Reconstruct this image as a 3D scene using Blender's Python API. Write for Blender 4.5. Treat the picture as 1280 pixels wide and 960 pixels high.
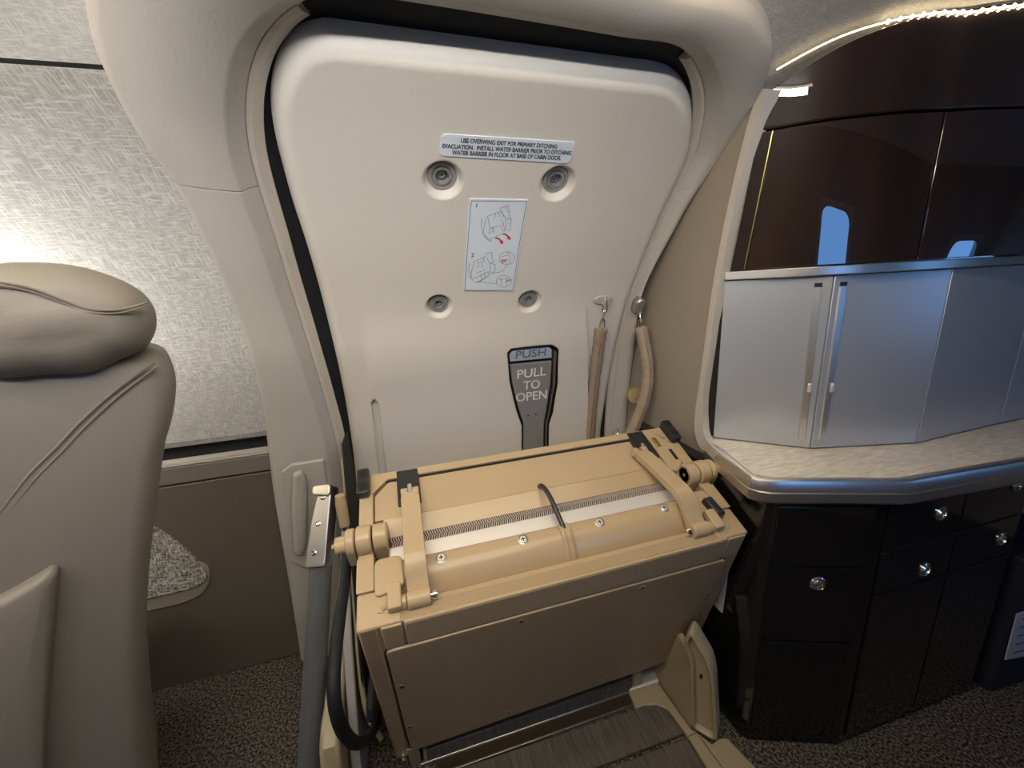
import bpy, bmesh, math, random
import numpy as np
from mathutils import Vector, Matrix
random.seed(7)
scene = bpy.context.scene
for o in list(bpy.data.objects): bpy.data.objects.remove(o)
COL = scene.collection

# ------------------------------------------------------------------ camera
H = 1.3                       # camera height above the cabin floor
FPX = 490.0                   # focal length in pixels of a 1280x960 frame
_fx = np.array([1910., -230., FPX]); _fx /= np.linalg.norm(_fx)       # aircraft axis seen from the camera
_dy = -115.0
_d = np.array([(-FPX*FPX + 230*_dy)/1910., _dy, FPX]); _d /= np.linalg.norm(_d)
_z = np.cross(_fx, _d)
if _z[1] > 0: _z = -_z
CM = np.array([_fx, _d, _z])  # rows: world X, Y, Z in camera coordinates (x right, y down, z forward)
cam = bpy.data.cameras.new('camera'); camo = bpy.data.objects.new('camera', cam); COL.objects.link(camo)
cam.sensor_width = 36; cam.lens = FPX/1280*36; cam.clip_start = .02
_R = np.array([CM[:, 0], -CM[:, 1], -CM[:, 2]]).T
camo.matrix_world = Matrix([[*_R[0], 0], [*_R[1], 0], [*_R[2], H], [0, 0, 0, 1]])
scene.camera = camo

# ------------------------------------------------------------------ world, lights, exposure
w = bpy.data.worlds.new('sky'); scene.world = w; w.use_nodes = True
nt = w.node_tree; nt.nodes.clear()
tcw = nt.nodes.new('ShaderNodeTexCoord'); sxyz = nt.nodes.new('ShaderNodeSeparateXYZ'); rw = nt.nodes.new('ShaderNodeValToRGB')
rw.color_ramp.elements[0].position = .0; rw.color_ramp.elements[0].color = (.16, .42, .95, 1)
rw.color_ramp.elements[1].position = .8; rw.color_ramp.elements[1].color = (.06, .22, .75, 1)
bgn = nt.nodes.new('ShaderNodeBackground'); bgn.inputs[1].default_value = 4.6
wo = nt.nodes.new('ShaderNodeOutputWorld')
nt.links.new(tcw.outputs['Generated'], sxyz.inputs[0]); nt.links.new(sxyz.outputs[2], rw.inputs[0])
nt.links.new(rw.outputs[0], bgn.inputs[0]); nt.links.new(bgn.outputs[0], wo.inputs[0])

def area(name, loc, target, sx, sy, power, color):
    l = bpy.data.lights.new(name, 'AREA'); l.shape = 'RECTANGLE'; l.size = sx; l.size_y = sy
    l.energy = power; l.color = color
    o = bpy.data.objects.new(name, l); COL.objects.link(o); o.location = loc
    d = Vector(target) - Vector(loc)
    o.rotation_euler = d.to_track_quat('-Z', 'Y').to_euler()
    return o
WARM = (1.0, .83, .60); NEUT = (1.0, .965, .92); DAY = (.72, .86, 1.0)
def strip(name, y, z, ty, x0, x1, power, color, wid=.035):
    o = area(name, ((x0+x1)/2, y, z), ((x0+x1)/2, ty, 0), x1-x0, wid, power, color)
    d = Vector((0, ty-y, -z)).normalized()            # long side along the cabin
    zc = -d; xc = Vector((1, 0, 0)); yc = zc.cross(xc)
    m = Matrix((xc, yc, zc)).transposed().to_4x4(); m.translation = o.location
    o.matrix_world = m
    return o
strip('ceiling_strip_light_middle', .30, 1.86, .55, -1.9, .85, 12, WARM)
strip('ceiling_strip_light_door_side', .57, 1.835, .75, -1.9, .65, 3.2, (1., .68, .32), .02)
far_l = strip('ceiling_strip_light_far_side', -.10, 1.80, 8., -1.9, .5, 18, NEUT); far_l.data.spread = math.radians(130)
area('daylight_behind_shade', (-1.15, 1.36, 1.40), (-1.1, .2, 1.2), .40, .34, 46, (1, .99, .96))
vs = scene.view_settings
vs.view_transform = 'Standard'; vs.look = 'None'; vs.gamma = 1; vs.use_curve_mapping = False; vs.exposure = .0

# ------------------------------------------------------------------ pixels to places
C0 = np.array([0, 0, H])
def ray(px, py): return CM @ np.array([px-640., py-480., FPX])
def PZ(px, py, z): v = ray(px, py); return C0 + v*((z-H)/v[2])
def PY(px, py, y): v = ray(px, py); return C0 + v*(y/v[1])
def PX(px, py, x): v = ray(px, py); return C0 + v*(x/v[0])
def PP(p, O, n):
    v = ray(*p); O = np.array(O); n = np.array(n); return C0 + v*(np.dot(O-C0, n)/np.dot(v, n))

# cabin cross-section (Y, z), door side, floor to the middle of the ceiling
_prof = [(1.30, -.45), (1.345, -.2), (1.385, .0), (1.40, .2), (1.42, .45), (1.42, .7), (1.385, .95), (1.32, 1.15), (1.25, 1.3), (1.15, 1.45),
         (1.05, 1.57), (.93, 1.68), (.78, 1.775), (.6, 1.84), (.45, 1.87), (.3, 1.88)]
def catmull(pts, n):
    P = np.array(pts, float); P = np.vstack([2*P[0]-P[1], P, 2*P[-1]-P[-2]]); out = []
    for i in range(1, len(P)-2):
        p0, p1, p2, p3 = P[i-1:i+3]
        for t in np.linspace(0, 1, n, endpoint=False):
            out.append(.5*((2*p1)+(-p0+p2)*t+(2*p0-5*p1+4*p2-p3)*t*t+(-p0+3*p1-3*p2+p3)*t**3))
    out.append(P[-2]); return np.array(out)
CY = .3
_half = catmull(_prof, 24)
_prof2 = np.vstack([_half, [(2*CY-y, z) for y, z in _half[-2::-1]]])
_seg = np.linalg.norm(np.diff(_prof2, axis=0), axis=1)
PS = np.concatenate([[0], np.cumsum(_seg)]); SMAX = PS[-1]; SMID = SMAX/2
_tan = np.gradient(_prof2, axis=0); _tan /= np.linalg.norm(_tan, axis=1)[:, None]
_nrm = np.stack([-_tan[:, 1], _tan[:, 0]], 1)          # points into the cabin
def W3(X, s, off=0.):
    y = np.interp(s, PS, _prof2[:, 0]); z = np.interp(s, PS, _prof2[:, 1])
    ny = np.interp(s, PS, _nrm[:, 0]); nz = np.interp(s, PS, _nrm[:, 1])
    return (X, y+ny*off, z+nz*off)
def WS(px, py, off=0.):
    v = ray(px, py); q = _prof2 + _nrm*off
    c = q[:, 0]*v[2] - (q[:, 1]-H)*v[1]
    fw = (q[:, 0]*v[1] + (q[:, 1]-H)*v[2]) > 0
    for i in range(len(c)-1):
        if c[i]*c[i+1] <= 0 and fw[i]:
            t = c[i]/(c[i]-c[i+1]); Y = q[i, 0]+(q[i+1, 0]-q[i, 0])*t; Z = q[i, 1]+(q[i+1, 1]-q[i, 1])*t
            k = Y/v[1] if abs(v[1]) > abs(v[2]) else (Z-H)/v[2]
            return np.array([v[0]*k, PS[i]+(PS[i+1]-PS[i])*t])
    raise ValueError((px, py))
def s_of_z(z): return float(np.interp(z, _half[:, 1], PS[:len(_half)]))

# ------------------------------------------------------------------ mesh helpers
class MB:
    def __init__(s): s.v = []; s.f = []
    def add(s, vs_, fs):
        b = len(s.v); s.v += [tuple(map(float, p)) for p in vs_]; s.f += [tuple(i+b for i in f) for f in fs]; return s
    def loft(s, loops, closed=True, cap0=True, cap1=True):
        n = len(loops[0]); vs_ = [p for l in loops for p in l]; fs = []
        for i in range(len(loops)-1):
            for j in range(n if closed else n-1):
                k = (j+1) % n; fs.append((i*n+j, i*n+k, (i+1)*n+k, (i+1)*n+j))
        if cap0: fs.append(tuple(range(n))[::-1])
        if cap1: fs.append(tuple((len(loops)-1)*n+j for j in range(n)))
        return s.add(vs_, fs)
    def tube(s, pts, r, n=10, closed=False, caps=True):
        P = [Vector(p) for p in pts]; m = len(P); rs = r if hasattr(r, '__len__') else [r]*m
        up = None; loops = []
        for i in range(m):
            a = P[(i-1) % m] if (closed or i > 0) else P[i]; b = P[(i+1) % m] if (closed or i < m-1) else P[i]
            t = (b-a).normalized()
            if up is None: up = t.orthogonal().normalized()
            up = (up - t*up.dot(t)).normalized(); sd = t.cross(up)
            loops.append([P[i]+(up*math.cos(q)+sd*math.sin(q))*rs[i] for q in [2*math.pi*k/n for k in range(n)]])
        if closed: loops.append(loops[0])
        return s.loft(loops, True, caps and not closed, caps and not closed)
    def sweep(s, pts, sect, upv, caps=True):
        """rectangular or other section [(side, up)] along a path; upv = up vector or list of them"""
        P = [Vector(p) for p in pts]; m = len(P); loops = []
        for i in range(m):
            t = ((P[min(i+1, m-1)]-P[max(i-1, 0)])).normalized()
            u = Vector(upv[i] if hasattr(upv[0], '__len__') else upv); u = (u-t*u.dot(t)).normalized(); sd = t.cross(u)
            loops.append([P[i]+sd*a+u*b for a, b in sect])
        return s.loft(loops, True, caps, caps)
    def frame_box(s, fr, a0, a1, b0, b1, c0, c1):
        q = [(a, b, c) for c in (c0, c1) for a, b in ((a0, b0), (a1, b0), (a1, b1), (a0, b1))]
        return s.add([fr(*p) for p in q], [(3, 2, 1, 0), (4, 5, 6, 7), (0, 1, 5, 4), (1, 2, 6, 5), (2, 3, 7, 6), (3, 0, 4, 7)])
    def box(s, x0, x1, y0, y1, z0, z1): return s.frame_box(lambda a, b, c: (a, b, c), x0, x1, y0, y1, z0, z1)
    def prism(s, poly, fr, h0, h1):
        return s.loft([[fr(a, b, h0) for a, b in poly], [fr(a, b, h1) for a, b in poly]])
    def lathe(s, prof, fr, n=24, cap0=True, cap1=True):
        loops = [[fr(r*math.cos(2*math.pi*k/n), r*math.sin(2*math.pi*k/n), h) for k in range(n)] for r, h in prof]
        return s.loft(loops, True, cap0, cap1)
    def pillow(s, poly, fr, h0, h1, r, n=5, back=True):
        """rounded slab: outline poly, from height h0 to h1, edges rounded by r"""
        loops = []
        if back:
            for k in range(n+1):
                t = math.pi/2*k/n; loops.append([fr(a, b, h0+r*(1-math.sin(t))) for a, b in inset(poly, r*(1-math.cos(t)))][:] )
            loops = []
            for k in range(n, -1, -1):
                t = math.pi/2*k/n; loops.append([fr(a, b, h0+r*(1-math.sin(t))) for a, b in inset(poly, r*(1-math.cos(t)))])
        else: loops.append([fr(a, b, h0) for a, b in poly])
        for k in range(n+1):
            t = math.pi/2*k/n; loops.append([fr(a, b, h1-r*(1-math.sin(t))) for a, b in inset(poly, r*(1-math.cos(t)))])
        loops.append([fr(a, b, h1) for a, b in inset(poly, r+max(.0015, r*.25))])
        if back: loops.insert(0, [fr(a, b, h0) for a, b in inset(poly, r+max(.0015, r*.25))])
        return s.loft(loops)
    def cushion(s, poly, fr, h0, h1, r, n=7, dome=.006):
        P = np.array(poly, float); lo, hi = P.min(0), P.max(0); c = (lo+hi)/2; hw = (hi-lo)/2
        def sc(d): return c+(P-c)*(1-d/hw)
        loops = [[fr(a, b, h0) for a, b in sc(r*1.4)]]
        for k in range(n, -1, -1):
            t = math.pi/2*k/n; loops.append([fr(a, b, h0+r*(1-math.sin(t))) for a, b in sc(r*(1-math.cos(t)))])
        for k in range(n+1):
            t = math.pi/2*k/n; loops.append([fr(a, b, h1-dome-r*(1-math.sin(t))) for a, b in sc(r*(1-math.cos(t)))])
        for q in (.8, .55, .3, .08):
            loops.append([fr(a, b, h1-dome*q*q) for a, b in c+(sc(r)-c)*q])
        return s.loft(loops)
def area2(p): return .5*sum(p[i][0]*p[(i+1) % len(p)][1]-p[(i+1) % len(p)][0]*p[i][1] for i in range(len(p)))
def inset(poly, d):
    if abs(d) < 1e-9: return [tuple(p) for p in poly]
    n = len(poly); sg = 1 if area2(poly) > 0 else -1; out = []
    for i in range(n):
        p = np.array(poly[i], float); e1 = p-np.array(poly[i-1], float); e2 = np.array(poly[(i+1) % n], float)-p
        e1 /= max(np.linalg.norm(e1), 1e-9); e2 /= max(np.linalg.norm(e2), 1e-9)
        n1 = np.array([-e1[1], e1[0]])*sg; n2 = np.array([-e2[1], e2[0]])*sg; m = n1+n2; l = np.dot(m, m)
        m = m*(2/max(l, .6)) if l > 1e-6 else n1
        out.append(tuple(p+m*d*1.0))
    return out
def rounded(poly, r, n=4):
    """round the corners of a polygon; r may be a list"""
    out = []; m = len(poly); rr = r if hasattr(r, '__len__') else [r]*m
    for i in range(m):
        p = np.array(poly[i], float); a = np.array(poly[i-1], float)-p; b = np.array(poly[(i+1) % m], float)-p
        la, lb = np.linalg.norm(a), np.linalg.norm(b); q = min(rr[i], .45*la, .45*lb)
        if q < 1e-6: out.append(tuple(p)); continue
        A = p+a/la*q; B = p+b/lb*q
        for k in range(n+1):
            t = k/n; out.append(tuple((1-t)**2*A+2*t*(1-t)*p+t*t*B))
    return out
def dense(poly, step):
    out = []; m = len(poly)
    for i in range(m):
        a = np.array(poly[i], float); b = np.array(poly[(i+1) % m], float); k = max(1, int(np.linalg.norm(b-a)/step))
        out += [tuple(a+(b-a)*j/k) for j in range(k)]
    return out
def smooth_path(pts, n=8): return [tuple(p) for p in catmull(pts, n)]

def obj(name, mb, mat, parent=None, bevel=0., seg=2, angle=35, recalc=True, smooth=True):
    me = bpy.data.meshes.new(name); me.from_pydata(mb.v, [], mb.f)
    if recalc:
        bm = bmesh.new(); bm.from_mesh(me); bmesh.ops.recalc_face_normals(bm, faces=bm.faces); bm.to_mesh(me); bm.free()
    me.materials.append(mat)
    if smooth:
        me.shade_smooth(); me.set_sharp_from_angle(angle=math.radians(angle))
    o = bpy.data.objects.new(name, me); COL.objects.link(o)
    if parent is not None:
        o.parent = parent; o.matrix_parent_inverse = Matrix.Translation(-parent.location)
    if bevel:
        b = o.modifiers.new('bevel', 'BEVEL'); b.width = bevel; b.segments = seg; b.limit_method = 'ANGLE'; b.angle_limit = math.radians(40)
        b.harden_normals = False
    return o
def wall_obj(name, mb, mat_, parent, step=.014, **kw):
    """flat (X, s, height) geometry cut into narrow bands, then bent onto the cabin wall"""
    me = bpy.data.meshes.new('t'); me.from_pydata(mb.v, [], mb.f); bm = bmesh.new(); bm.from_mesh(me); bpy.data.meshes.remove(me)
    lo = min(p[1] for p in mb.v); hi = max(p[1] for p in mb.v); k = math.ceil(lo/step)
    while k*step < hi:
        bmesh.ops.bisect_plane(bm, geom=bm.verts[:]+bm.edges[:]+bm.faces[:], dist=1e-7, plane_co=(0, k*step, 0), plane_no=(0, 1, 0)); k += 1
    m2 = MB(); bm.verts.index_update(); m2.v = [tuple(map(float, W3(v.co.x, v.co.y, v.co.z))) for v in bm.verts]; m2.f = [tuple(v.index for v in f.verts) for f in bm.faces]; bm.free()
    return obj(name, m2, mat_, parent, **kw)
ident = lambda a, b, c: (a, b, c)
def tag(o, label, cat, kind=None, group=None):
    o['label'] = label; o['category'] = cat
    if kind: o['kind'] = kind
    if group: o['group'] = group
    return o
def thing(name, loc, label, cat, kind=None, group=None):
    o = bpy.data.objects.new(name, None); COL.objects.link(o); o.location = loc; o.empty_display_size = .05
    return tag(o, label, cat, kind, group)

# ------------------------------------------------------------------ materials
def mat(name, col, rough=.5, metal=0., bump=None, var=None, coat=0., spec=.5, emit=None):
    m = bpy.data.materials.new(name); m.use_nodes = True; t = m.node_tree; b = t.nodes['Principled BSDF']
    b.inputs['Base Color'].default_value = (*col, 1); b.inputs['Roughness'].default_value = rough
    b.inputs['Metallic'].default_value = metal; b.inputs['Specular IOR Level'].default_value = spec
    b.inputs['Coat Weight'].default_value = coat; b.inputs['Coat Roughness'].default_value = .03
    if emit: b.inputs['Emission Color'].default_value = (*emit[0], 1); b.inputs['Emission Strength'].default_value = emit[1]
    if bump or var:
        tc = t.nodes.new('ShaderNodeTexCoord')
    if bump:      # (scale, strength, detail)
        n = t.nodes.new('ShaderNodeTexNoise'); n.inputs['Scale'].default_value = bump[0]; n.inputs['Detail'].default_value = bump[2] if len(bump) > 2 else 3
        bp = t.nodes.new('ShaderNodeBump'); bp.inputs['Strength'].default_value = bump[1]; bp.inputs['Distance'].default_value = .002
        t.links.new(tc.outputs['Object'], n.inputs['Vector']); t.links.new(n.outputs['Fac'], bp.inputs['Height']); t.links.new(bp.outputs['Normal'], b.inputs['Normal'])
    if var:       # (scale vector, dark colour, contrast lo, hi)
        mp = t.nodes.new('ShaderNodeMapping'); mp.inputs['Scale'].default_value = var[0]
        n = t.nodes.new('ShaderNodeTexNoise'); n.inputs['Scale'].default_value = 1; n.inputs['Detail'].default_value = 4
        r = t.nodes.new('ShaderNodeValToRGB'); r.color_ramp.elements[0].position = var[2]; r.color_ramp.elements[1].position = var[3]
        r.color_ramp.elements[0].color = (*var[1], 1); r.color_ramp.elements[1].color = (*col, 1)
        t.links.new(tc.outputs['Object'], mp.inputs[0]); t.links.new(mp.outputs[0], n.inputs['Vector']); t.links.new(n.outputs['Fac'], r.inputs[0]); t.links.new(r.outputs[0], b.inputs['Base Color'])
    return m
def weave_mat(name, c0, c1, sc=(30, 30, 420), sc2=(420, 420, 30), rough=.85, trans=0., bump=.5):
    m = bpy.data.materials.new(name); m.use_nodes = True; t = m.node_tree; b = t.nodes['Principled BSDF']; b.inputs['Roughness'].default_value = rough
    b.inputs['Specular IOR Level'].default_value = .25
    tc = t.nodes.new('ShaderNodeTexCoord'); fac = []
    for s in (sc, sc2):
        mp = t.nodes.new('ShaderNodeMapping'); mp.inputs['Scale'].default_value = s
        n = t.nodes.new('ShaderNodeTexNoise'); n.inputs['Scale'].default_value = 1; n.inputs['Detail'].default_value = 2
        t.links.new(tc.outputs['Object'], mp.inputs[0]); t.links.new(mp.outputs[0], n.inputs['Vector']); fac.append(n.outputs['Fac'])
    mx = t.nodes.new('ShaderNodeMath'); mx.operation = 'MAXIMUM'; t.links.new(fac[0], mx.inputs[0]); t.links.new(fac[1], mx.inputs[1])
    r = t.nodes.new('ShaderNodeValToRGB'); r.color_ramp.elements[0].position = .45; r.color_ramp.elements[1].position = .70
    r.color_ramp.elements[0].color = (*c0, 1); r.color_ramp.elements[1].color = (*c1, 1)
    t.links.new(mx.outputs[0], r.inputs[0]); t.links.new(r.outputs[0], b.inputs['Base Color'])
    bp = t.nodes.new('ShaderNodeBump'); bp.inputs['Strength'].default_value = bump; bp.inputs['Distance'].default_value = .002
    t.links.new(mx.outputs[0], bp.inputs['Height']); t.links.new(bp.outputs['Normal'], b.inputs['Normal'])
    if trans:
        tr = t.nodes.new('ShaderNodeBsdfTranslucent'); t.links.new(r.outputs[0], tr.inputs[0])
        ms = t.nodes.new('ShaderNodeMixShader'); ms.inputs[0].default_value = trans; out = t.nodes['Material Output']
        t.links.new(b.outputs[0], ms.inputs[1]); t.links.new(tr.outputs[0], ms.inputs[2]); t.links.new(ms.outputs[0], out.inputs[0])
    return m
M = dict(
    liner=mat('beige_liner', (.435, .42, .392), .48, bump=(160, .25, 4)),
    door=mat('beige_door_leather', (.585, .565, .525), .45, bump=(150, .22, 4)),
    taupe=mat('taupe_dado', (.115, .10, .08), .42, bump=(260, .2)),
    rail=mat('taupe_rail', (.17, .155, .13), .4),
    side=mat('taupe_end_panel', (.30, .265, .215), .5, bump=(140, .2)),
    fabric=weave_mat('sidewall_fabric', (.50, .49, .46), (.80, .79, .75), (45, 8, 380), (380, 8, 45), trans=.45),
    ceil=weave_mat('ceiling_fabric', (.44, .44, .43), (.62, .62, .60), (60, 420, 60), (420, 60, 60), bump=.3),
    pocket=weave_mat('pocket_fabric', (.10, .09, .075), (.62, .60, .55), (60, 60, 260), (260, 260, 60)),
    seat=mat('seat_leather', (.175, .160, .138), .5, bump=(420, .3)),
    seam=mat('seat_seam', (.15, .13, .11), .6),
    alu=mat('brushed_aluminium', (.66, .63, .58), .36, 1., bump=(40, .05)),
    alud=mat('satin_aluminium', (.55, .55, .55), .38, 1.),
    satin=mat('champagne_trim', (.60, .56, .50), .42, .25),
    chrome=mat('chrome', (.85, .84, .80), .1, 1.),
    rubber=mat('black_rubber', (.010, .012, .015), .6, spec=.3),
    black=mat('black_plastic', (.02, .02, .022), .35),
    dark=mat('dark_gap', (.008, .008, .008), .8),
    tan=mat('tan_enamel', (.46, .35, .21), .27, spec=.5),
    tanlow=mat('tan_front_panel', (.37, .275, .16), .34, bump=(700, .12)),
    tansill=mat('tan_sill', (.36, .30, .19), .4),
    knurl=mat('knurled_grip', (.06, .042, .036), .7),
    whitealu=mat('clear_anodised_strip', (.80, .79, .76), .42, .6),
    strap=mat('strap_leather', (.30, .235, .175), .6, bump=(300, .4)),
    strut=mat('grey_strut', (.19, .205, .215), .35, .3),
    placard=mat('placard', (.60, .68, .78), .35),
    ink=mat('ink', (.05, .055, .07), .6), inkl=mat('grey_ink', (.11, .12, .15), .6), red=mat('red_ink', (.45, .02, .03), .5),
    hsteel=mat('handle_steel', (.30, .305, .32), .38, .35), hblue=mat('push_button_metal', (.45, .55, .70), .3, .3), engr=mat('engraving', (.75, .73, .70), .5), engd=mat('engraving_dark', (.16, .18, .22), .5),
    cup=mat('cup_ring', (.42, .44, .46), .3, .6),
    wood=mat('dark_gloss_wood', (.026, .011, .0075), .35, coat=1., spec=.1, var=((9, 9, 1.2), (.010, .005, .004), .35, .75)),
    silver=mat('silver_door', (.52, .55, .59), .34, .55),
    marble=mat('counter_stone', (.78, .73, .63), .22, var=((26, 130, 20), (.56, .51, .42), .3, .7)),
    blackg=mat('black_gloss', (.006, .006, .007), .12, coat=.6, spec=.4),
    paper=mat('white_paper', (.50, .51, .52), .7),
    navy=mat('navy_bag', (.008, .010, .022), .7, bump=(200, .4)),
    led=mat('led', (1, .9, .7), .4, emit=((1, .78, .48), 14)),
    lamp=mat('lamp_lens', (1, .9, .8), .4, emit=((1, .86, .68), 3)),
    brown=mat('brown_plate', (.045, .03, .018), .3), ivory=mat('ivory_wall', (.26, .235, .20), .6),
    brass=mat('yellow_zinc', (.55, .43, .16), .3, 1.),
    carpetg=mat('ribbed_carpet', (.155, .135, .11), .9, bump=(900, .8), var=((320, 12, 14), (.075, .065, .052), .35, .65)),
)
def carpet_mat():
    m = bpy.data.materials.new('cabin_carpet'); m.use_nodes = True; t = m.node_tree; b = t.nodes['Principled BSDF']; b.inputs['Roughness'].default_value = .95
    b.inputs['Specular IOR Level'].default_value = .1
    tc = t.nodes.new('ShaderNodeTexCoord'); v = t.nodes.new('ShaderNodeTexVoronoi'); v.inputs['Scale'].default_value = 120
    n = t.nodes.new('ShaderNodeTexNoise'); n.inputs['Scale'].default_value = 150; n.inputs['Detail'].default_value = 2
    t.links.new(tc.outputs['Object'], v.inputs['Vector']); t.links.new(tc.outputs['Object'], n.inputs['Vector'])
    r = t.nodes.new('ShaderNodeValToRGB'); r.color_ramp.elements[0].position = .38; r.color_ramp.elements[0].color = (.018, .014, .011, 1)
    r.color_ramp.elements[1].position = .68; r.color_ramp.elements[1].color = (.20, .175, .145, 1)
    t.links.new(n.outputs['Fac'], r.inputs[0]); t.links.new(r.outputs[0], b.inputs['Base Color'])
    bp = t.nodes.new('ShaderNodeBump'); bp.inputs['Strength'].default_value = 1; bp.inputs['Distance'].default_value = .006; bp.invert = True
    t.links.new(v.outputs['Distance'], bp.inputs['Height']); t.links.new(bp.outputs['Normal'], b.inputs['Normal'])
    return m
M['carpet'] = carpet_mat()
M['wood'].node_tree.nodes['Principled BSDF'].inputs['Coat IOR'].default_value = 2.0; M['wood'].node_tree.nodes['Principled BSDF'].inputs['Coat Roughness'].default_value = .01

# ------------------------------------------------------------------ room shell
XA, XF = -2.6, 2.7
def wall_sheet(x0, x1, s0, s1, off=0., th=.012, ds=.03, nx=2):
    ss = np.linspace(s0, s1, max(2, int((s1-s0)/ds)+1)); m = MB()
    loops = []
    for s in ss:
        loops.append([W3(x, s, off) for x in np.linspace(x0, x1, nx)] + [W3(x, s, off-th) for x in np.linspace(x1, x0, nx)])
    return m.loft(loops)
fl = MB().box(XA, XF, -.85, 1.40, -.03, 0.)
tag(obj('floor', fl, M['carpet']), 'dark brown looped cabin carpet', 'floor', 'structure')

sa = WS(212, 552)[1]; sb = WS(323, 539)[1]; S_FAB = (sa+sb)/2        # lower edge of fabric
S_CEIL = (WS(0, 76)[1]+WS(105, 82)[1])/2
S_RAIL = (WS(205, 582)[1]+WS(323, 563)[1])/2; S_RAILB = (WS(198, 607)[1]+WS(323, 588)[1])/2
wl = thing('wall_left', (-1.3, 1.42, 0), 'fabric covered sidewall panel glowing with daylight, behind the seat', 'wall', 'structure')
m = MB(); ss_ = np.linspace(S_FAB, S_CEIL-.004, 60)
m.loft([[W3(x, s, 0) for x in np.linspace(XA, -.27, 12)] for s in ss_], False, False, False)
obj('fabric_panel', m, M['fabric'], wl, recalc=False, angle=80)
obj('fabric_hem', wall_sheet(XA, -.27, S_FAB-.018, S_FAB-.001, .006, .012), weave_mat('hem_fabric', (.2, .2, .2), (.34, .34, .34)), wl)
obj('shadow_gap', wall_sheet(XA, -.27, S_RAIL-.03, S_FAB+.01, -.03, .01), M['dark'], wl)
obj('seam_gap', wall_sheet(XA, -.27, S_CEIL-.035, S_CEIL+.035, -.024, .01), M['dark'], wl)
dd = thing('wall_dado', (-1.3, 1.42, 0), 'dark taupe lower sidewall panel with armrest rail below the fabric wall', 'wall panel', 'structure')
obj('ledge', wall_sheet(XA, -.27, S_RAIL-.006, S_RAIL, .016, .06), mat('ledge_edge', (.36, .34, .30), .35), dd, bevel=.002)
obj('armrest_rail', wall_sheet(XA, -.27, S_RAILB, S_RAIL-.007, .014, .05), M['rail'], dd, bevel=.006)
obj('lower_panel', wall_sheet(XA, -.27, s_of_z(.0), S_RAILB-.005, .010, .04), M['taupe'], dd, bevel=.004)
# ceiling, far-side wall, bulkheads
ce = thing('ceiling', (0, CY, 1.88), 'pale grey woven fabric ceiling', 'ceiling', 'structure')
S_DT = WS(520, -60, .03)[1]
for x0, x1, sx in ((XA, -.30, S_CEIL+.004), (-.30, .70, S_DT), (.70, .835, WS(970, 65)[1]), (.835, XF, S_CEIL)):
    obj('ceiling_panel', wall_sheet(x0, x1, sx, SMAX-S_CEIL, 0, .02), M['ceil'], ce)
obj('outer_skin', wall_sheet(XA, XF, s_of_z(-.03), S_CEIL+.1, -.16, .01), M['ivory'], ce)
obj('lamp_lens', MB().box(-1.95, .9, .285, .315, 1.863, 1.875), M['lamp'], ce)
obj('lamp_lens', MB().box(-1.95, .55, -.115, -.085, 1.806, 1.815), M['lamp'], ce)
WX = (-1.3, .95, 2.35); WW, SW0, SW1 = .34, s_of_z(.97), s_of_z(1.40)
wf = thing('wall_far', (0, -.82, 0), 'ivory far sidewall with oval cabin windows', 'wall', 'structure')
def fs(s): return SMAX-s
obj('lower_sheet', wall_sheet(XA, XF, fs(SW0), fs(s_of_z(-.02)), 0, .05), M['ivory'], wf)
obj('upper_sheet', wall_sheet(XA, XF, fs(S_CEIL), fs(SW1), 0, .05), M['ivory'], wf)
xs = [XA]+[q for x in WX for q in (x-WW/2, x+WW/2)]+[XF]
for i in range(0, len(xs), 2):
    obj('pier_sheet', wall_sheet(xs[i], xs[i+1], fs(SW1), fs(SW0), 0, .05), M['ivory'], wf)
for i, x in enumerate(WX):
    m = MB(); out = dense([(x-WW/2-.03, fs(SW0)+.03), (x+WW/2+.03, fs(SW0)+.03), (x+WW/2+.03, fs(SW1)-.03), (x-WW/2-.03, fs(SW1)-.03)], .03)
    inn = rounded([(x-WW/2, fs(SW0)), (x+WW/2, fs(SW0)), (x+WW/2, fs(SW1)), (x-WW/2, fs(SW1))], .09, 6)
    no = 64
    def res(p, n):
        p = np.array(p+[p[0]]); d = np.concatenate([[0], np.cumsum(np.linalg.norm(np.diff(p, axis=0), axis=1))]); t = np.linspace(0, d[-1], n, endpoint=False)
        return list(zip(np.interp(t, d, p[:, 0]), np.interp(t, d, p[:, 1])))
    def polar(p, n):
        c = np.array([x, (fs(SW0)+fs(SW1))/2]); q = res(p, 400); ang = [math.atan2(b-c[1], a-c[0]) for a, b in q]; r = []
        for k in range(n):
            a = -math.pi+2*math.pi*(k+.5)/n; r.append(q[int(np.argmin([abs((z-a+math.pi) % (2*math.pi)-math.pi) for z in ang]))])
        return r
    A = polar(out, no); B = polar(inn, no)
    m.loft([[W3(*p, 0) for p in A], [W3(*p, .012) for p in A], [W3(*p, .010) for p in B], [W3(*p, -.05) for p in B]], True, False, False)
    tag(obj('window_%d' % (i+1), m, M['liner']), 'oval cabin window frame in the far sidewall', 'window', 'structure', 'far side windows')
for nm, x, lb in (('wall_aft', XA, 'ivory aft bulkhead'), ('wall_forward', XF, 'ivory forward bulkhead')):
    m = MB(); m.prism([(float(y), float(z)) for y, z in _prof2[::6] if z > -.03], lambda a, b, h: (h, a, b), x-.02, x+.02)
    tag(obj(nm, m, M['ivory'], smooth=False), lb+' closing the cabin', 'wall', 'structure')

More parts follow.
